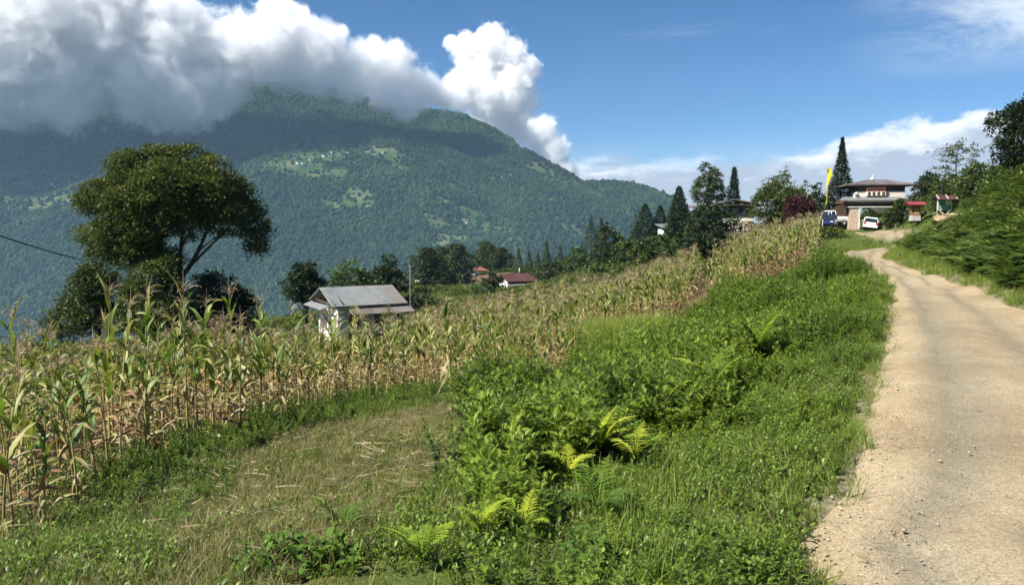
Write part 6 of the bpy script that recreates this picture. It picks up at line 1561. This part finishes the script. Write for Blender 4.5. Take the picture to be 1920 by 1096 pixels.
# --- posts, pole and wire
pp = ground_at(1675.5, 66, .1); mb = MB(); mb.tube([(0, 0, -.1), (.02, 0, .6), (.03, 0, 1.15)], [.035, .032, .03], 7); tag(mb.build("marker_post", pale_bark, loc=pp), "thin pale post standing in the grass right of the white car", "post")
pp = ground_at(1539.5, 73, .1); mb = MB(); mb.tube([(0, 0, -.1), (0, 0, .8), (.01, 0, 1.5)], [.045, .045, .04], 7); tag(mb.build("fence_post", concrete, loc=pp), "grey post in front of the dark blue car", "post")
pole_wood = rough_mat('weathered_pole', (.13, .125, .115), (.20, .19, .175), 8); pd = 63; pp = ground_at(768.5, pd, .3); pole = empty("utility_pole", pp, 0, "thin grey utility pole beside the right end of the white house", "pole")
zt = zpx(496, pd) - pp[2]; mb = MB(); mb.tube([(0, 0, -.3), (0, 0, zt * .5), (0, 0, zt)], [.055, .045, .032], 8); mb.build("shaft", pole_wood, pole)
mb = MB(); mb.box((0, 0, zt - .18), (.34, .05, .05)); mb.build("crossarm", pole_wood, pole)
wire_m = rough_mat("black_cable", (.012, .012, .012), (.022, .022, .022), 10, .6)
P0, P1 = W(-140, 392, 14), W(205, 494, 46); mb = MB(); n_ = 24
mb.tube([P0 + (P1 - P0) * k / n_ - np.array([0, 0, .35 * 4 * (k / n_) * (1 - k / n_) * .6]) for k in range(n_ + 1)], .022, 6)
tag(mb.build("overhead_cable", wire_m), "black overhead cable sloping down from the left into the huge old tree", "cable")
# heap of dry brush on the bank
hp_ = G(1782, 418); g = np.random.default_rng(99); mb = MB()
V, Fc = ico(2, 9, .5, .5); mb.add([(v[0] * .95, v[1] * .7, v[2] * .7 + .15) for v in V], [tuple(f) for f in Fc])
earth = rough_mat("pale_dug_earth", (.20, .15, .08), (.36, .28, .16), 7, .95, .8, 16)
heap = empty("brush_heap", hp_, 0, "pale heap of dug earth and dry brush on the bank below the notice board", "heap")
mb.build("earth", earth, heap)
for k in range(14):
    a = g.uniform(0, 6.28); mb = MB(); s_ = np.array([math.cos(a) * .5, math.sin(a) * .4, .45]); e_ = s_ + [g.normal(0, .5), g.normal(0, .4), g.uniform(-.1, .35)]; mb.tube([s_, (s_ + e_) / 2 + [0, 0, .05], e_], [.03, .025, .012], 5); mb.build("branch", st_mat, heap)
# farmhouses far across the valley
far_roof = rough_mat("far_tin", (.32, .34, .35), (.42, .44, .46), .2, .6)
fm = MB(); fm.box((0, 0, 2.2), (10, 7, 4.4), 0)
fh_ = fm
def far_house(p, s, rz, mats_):
    mb = MB(); mb.box((0, 0, 2.0), (11, 7, 6.0), 0)
    for sg in (-1, 1): slab(mb, (-6.4, 0, 7.4), (6.4, 0, 7.4), (6.4, sg * 4.6, 4.9), (-6.4, sg * 4.6, 4.9), .3, 1)
    return mb
proto_me = None
fpos = [(550, 305), (557, 306.5), (566, 307), (573, 308.5), (621, 286), (651, 288), (644, 296), (691, 293), (699, 290), (702, 292), (795, 298), (736, 312), (940, 333), (869, 413), (688, 389), (205, 300), (249, 306), (97, 345), (103, 350), (110, 347), (153, 327), (172, 306), (180, 309), (873, 418), (580, 300), (606, 293), (717, 287), (130, 341), (86, 353), (800, 296)]
for k, (u, v) in enumerate(fpos):
    q = mhit(u, v + 1); s = rng.uniform(.65, 1.0)
    if proto_me is None:
        o = far_house(q, s, 0, None).build("mountain_farmhouse", [white_wall, far_roof], None, tuple(q)); proto_me = o.data
    else:
        o = link("mountain_farmhouse", proto_me, None, None, tuple(q))
    o.rotation_euler = (0, 0, rng.uniform(-.5, .5)); o.scale = (s,) * 3
    left = u < 300
    lab = "tiny pale farmhouse among the fields at the far left of the mountain" if left else ("tiny white house in the short row on the middle of the mountain" if u < 575 and v < 310 else "tiny pale farmhouse in a clearing on the middle of the mountain")
    tag(o, lab, "house", lab.replace("house", "houses", 1).replace("tiny pale farmhouses", "tiny pale farmhouses"))
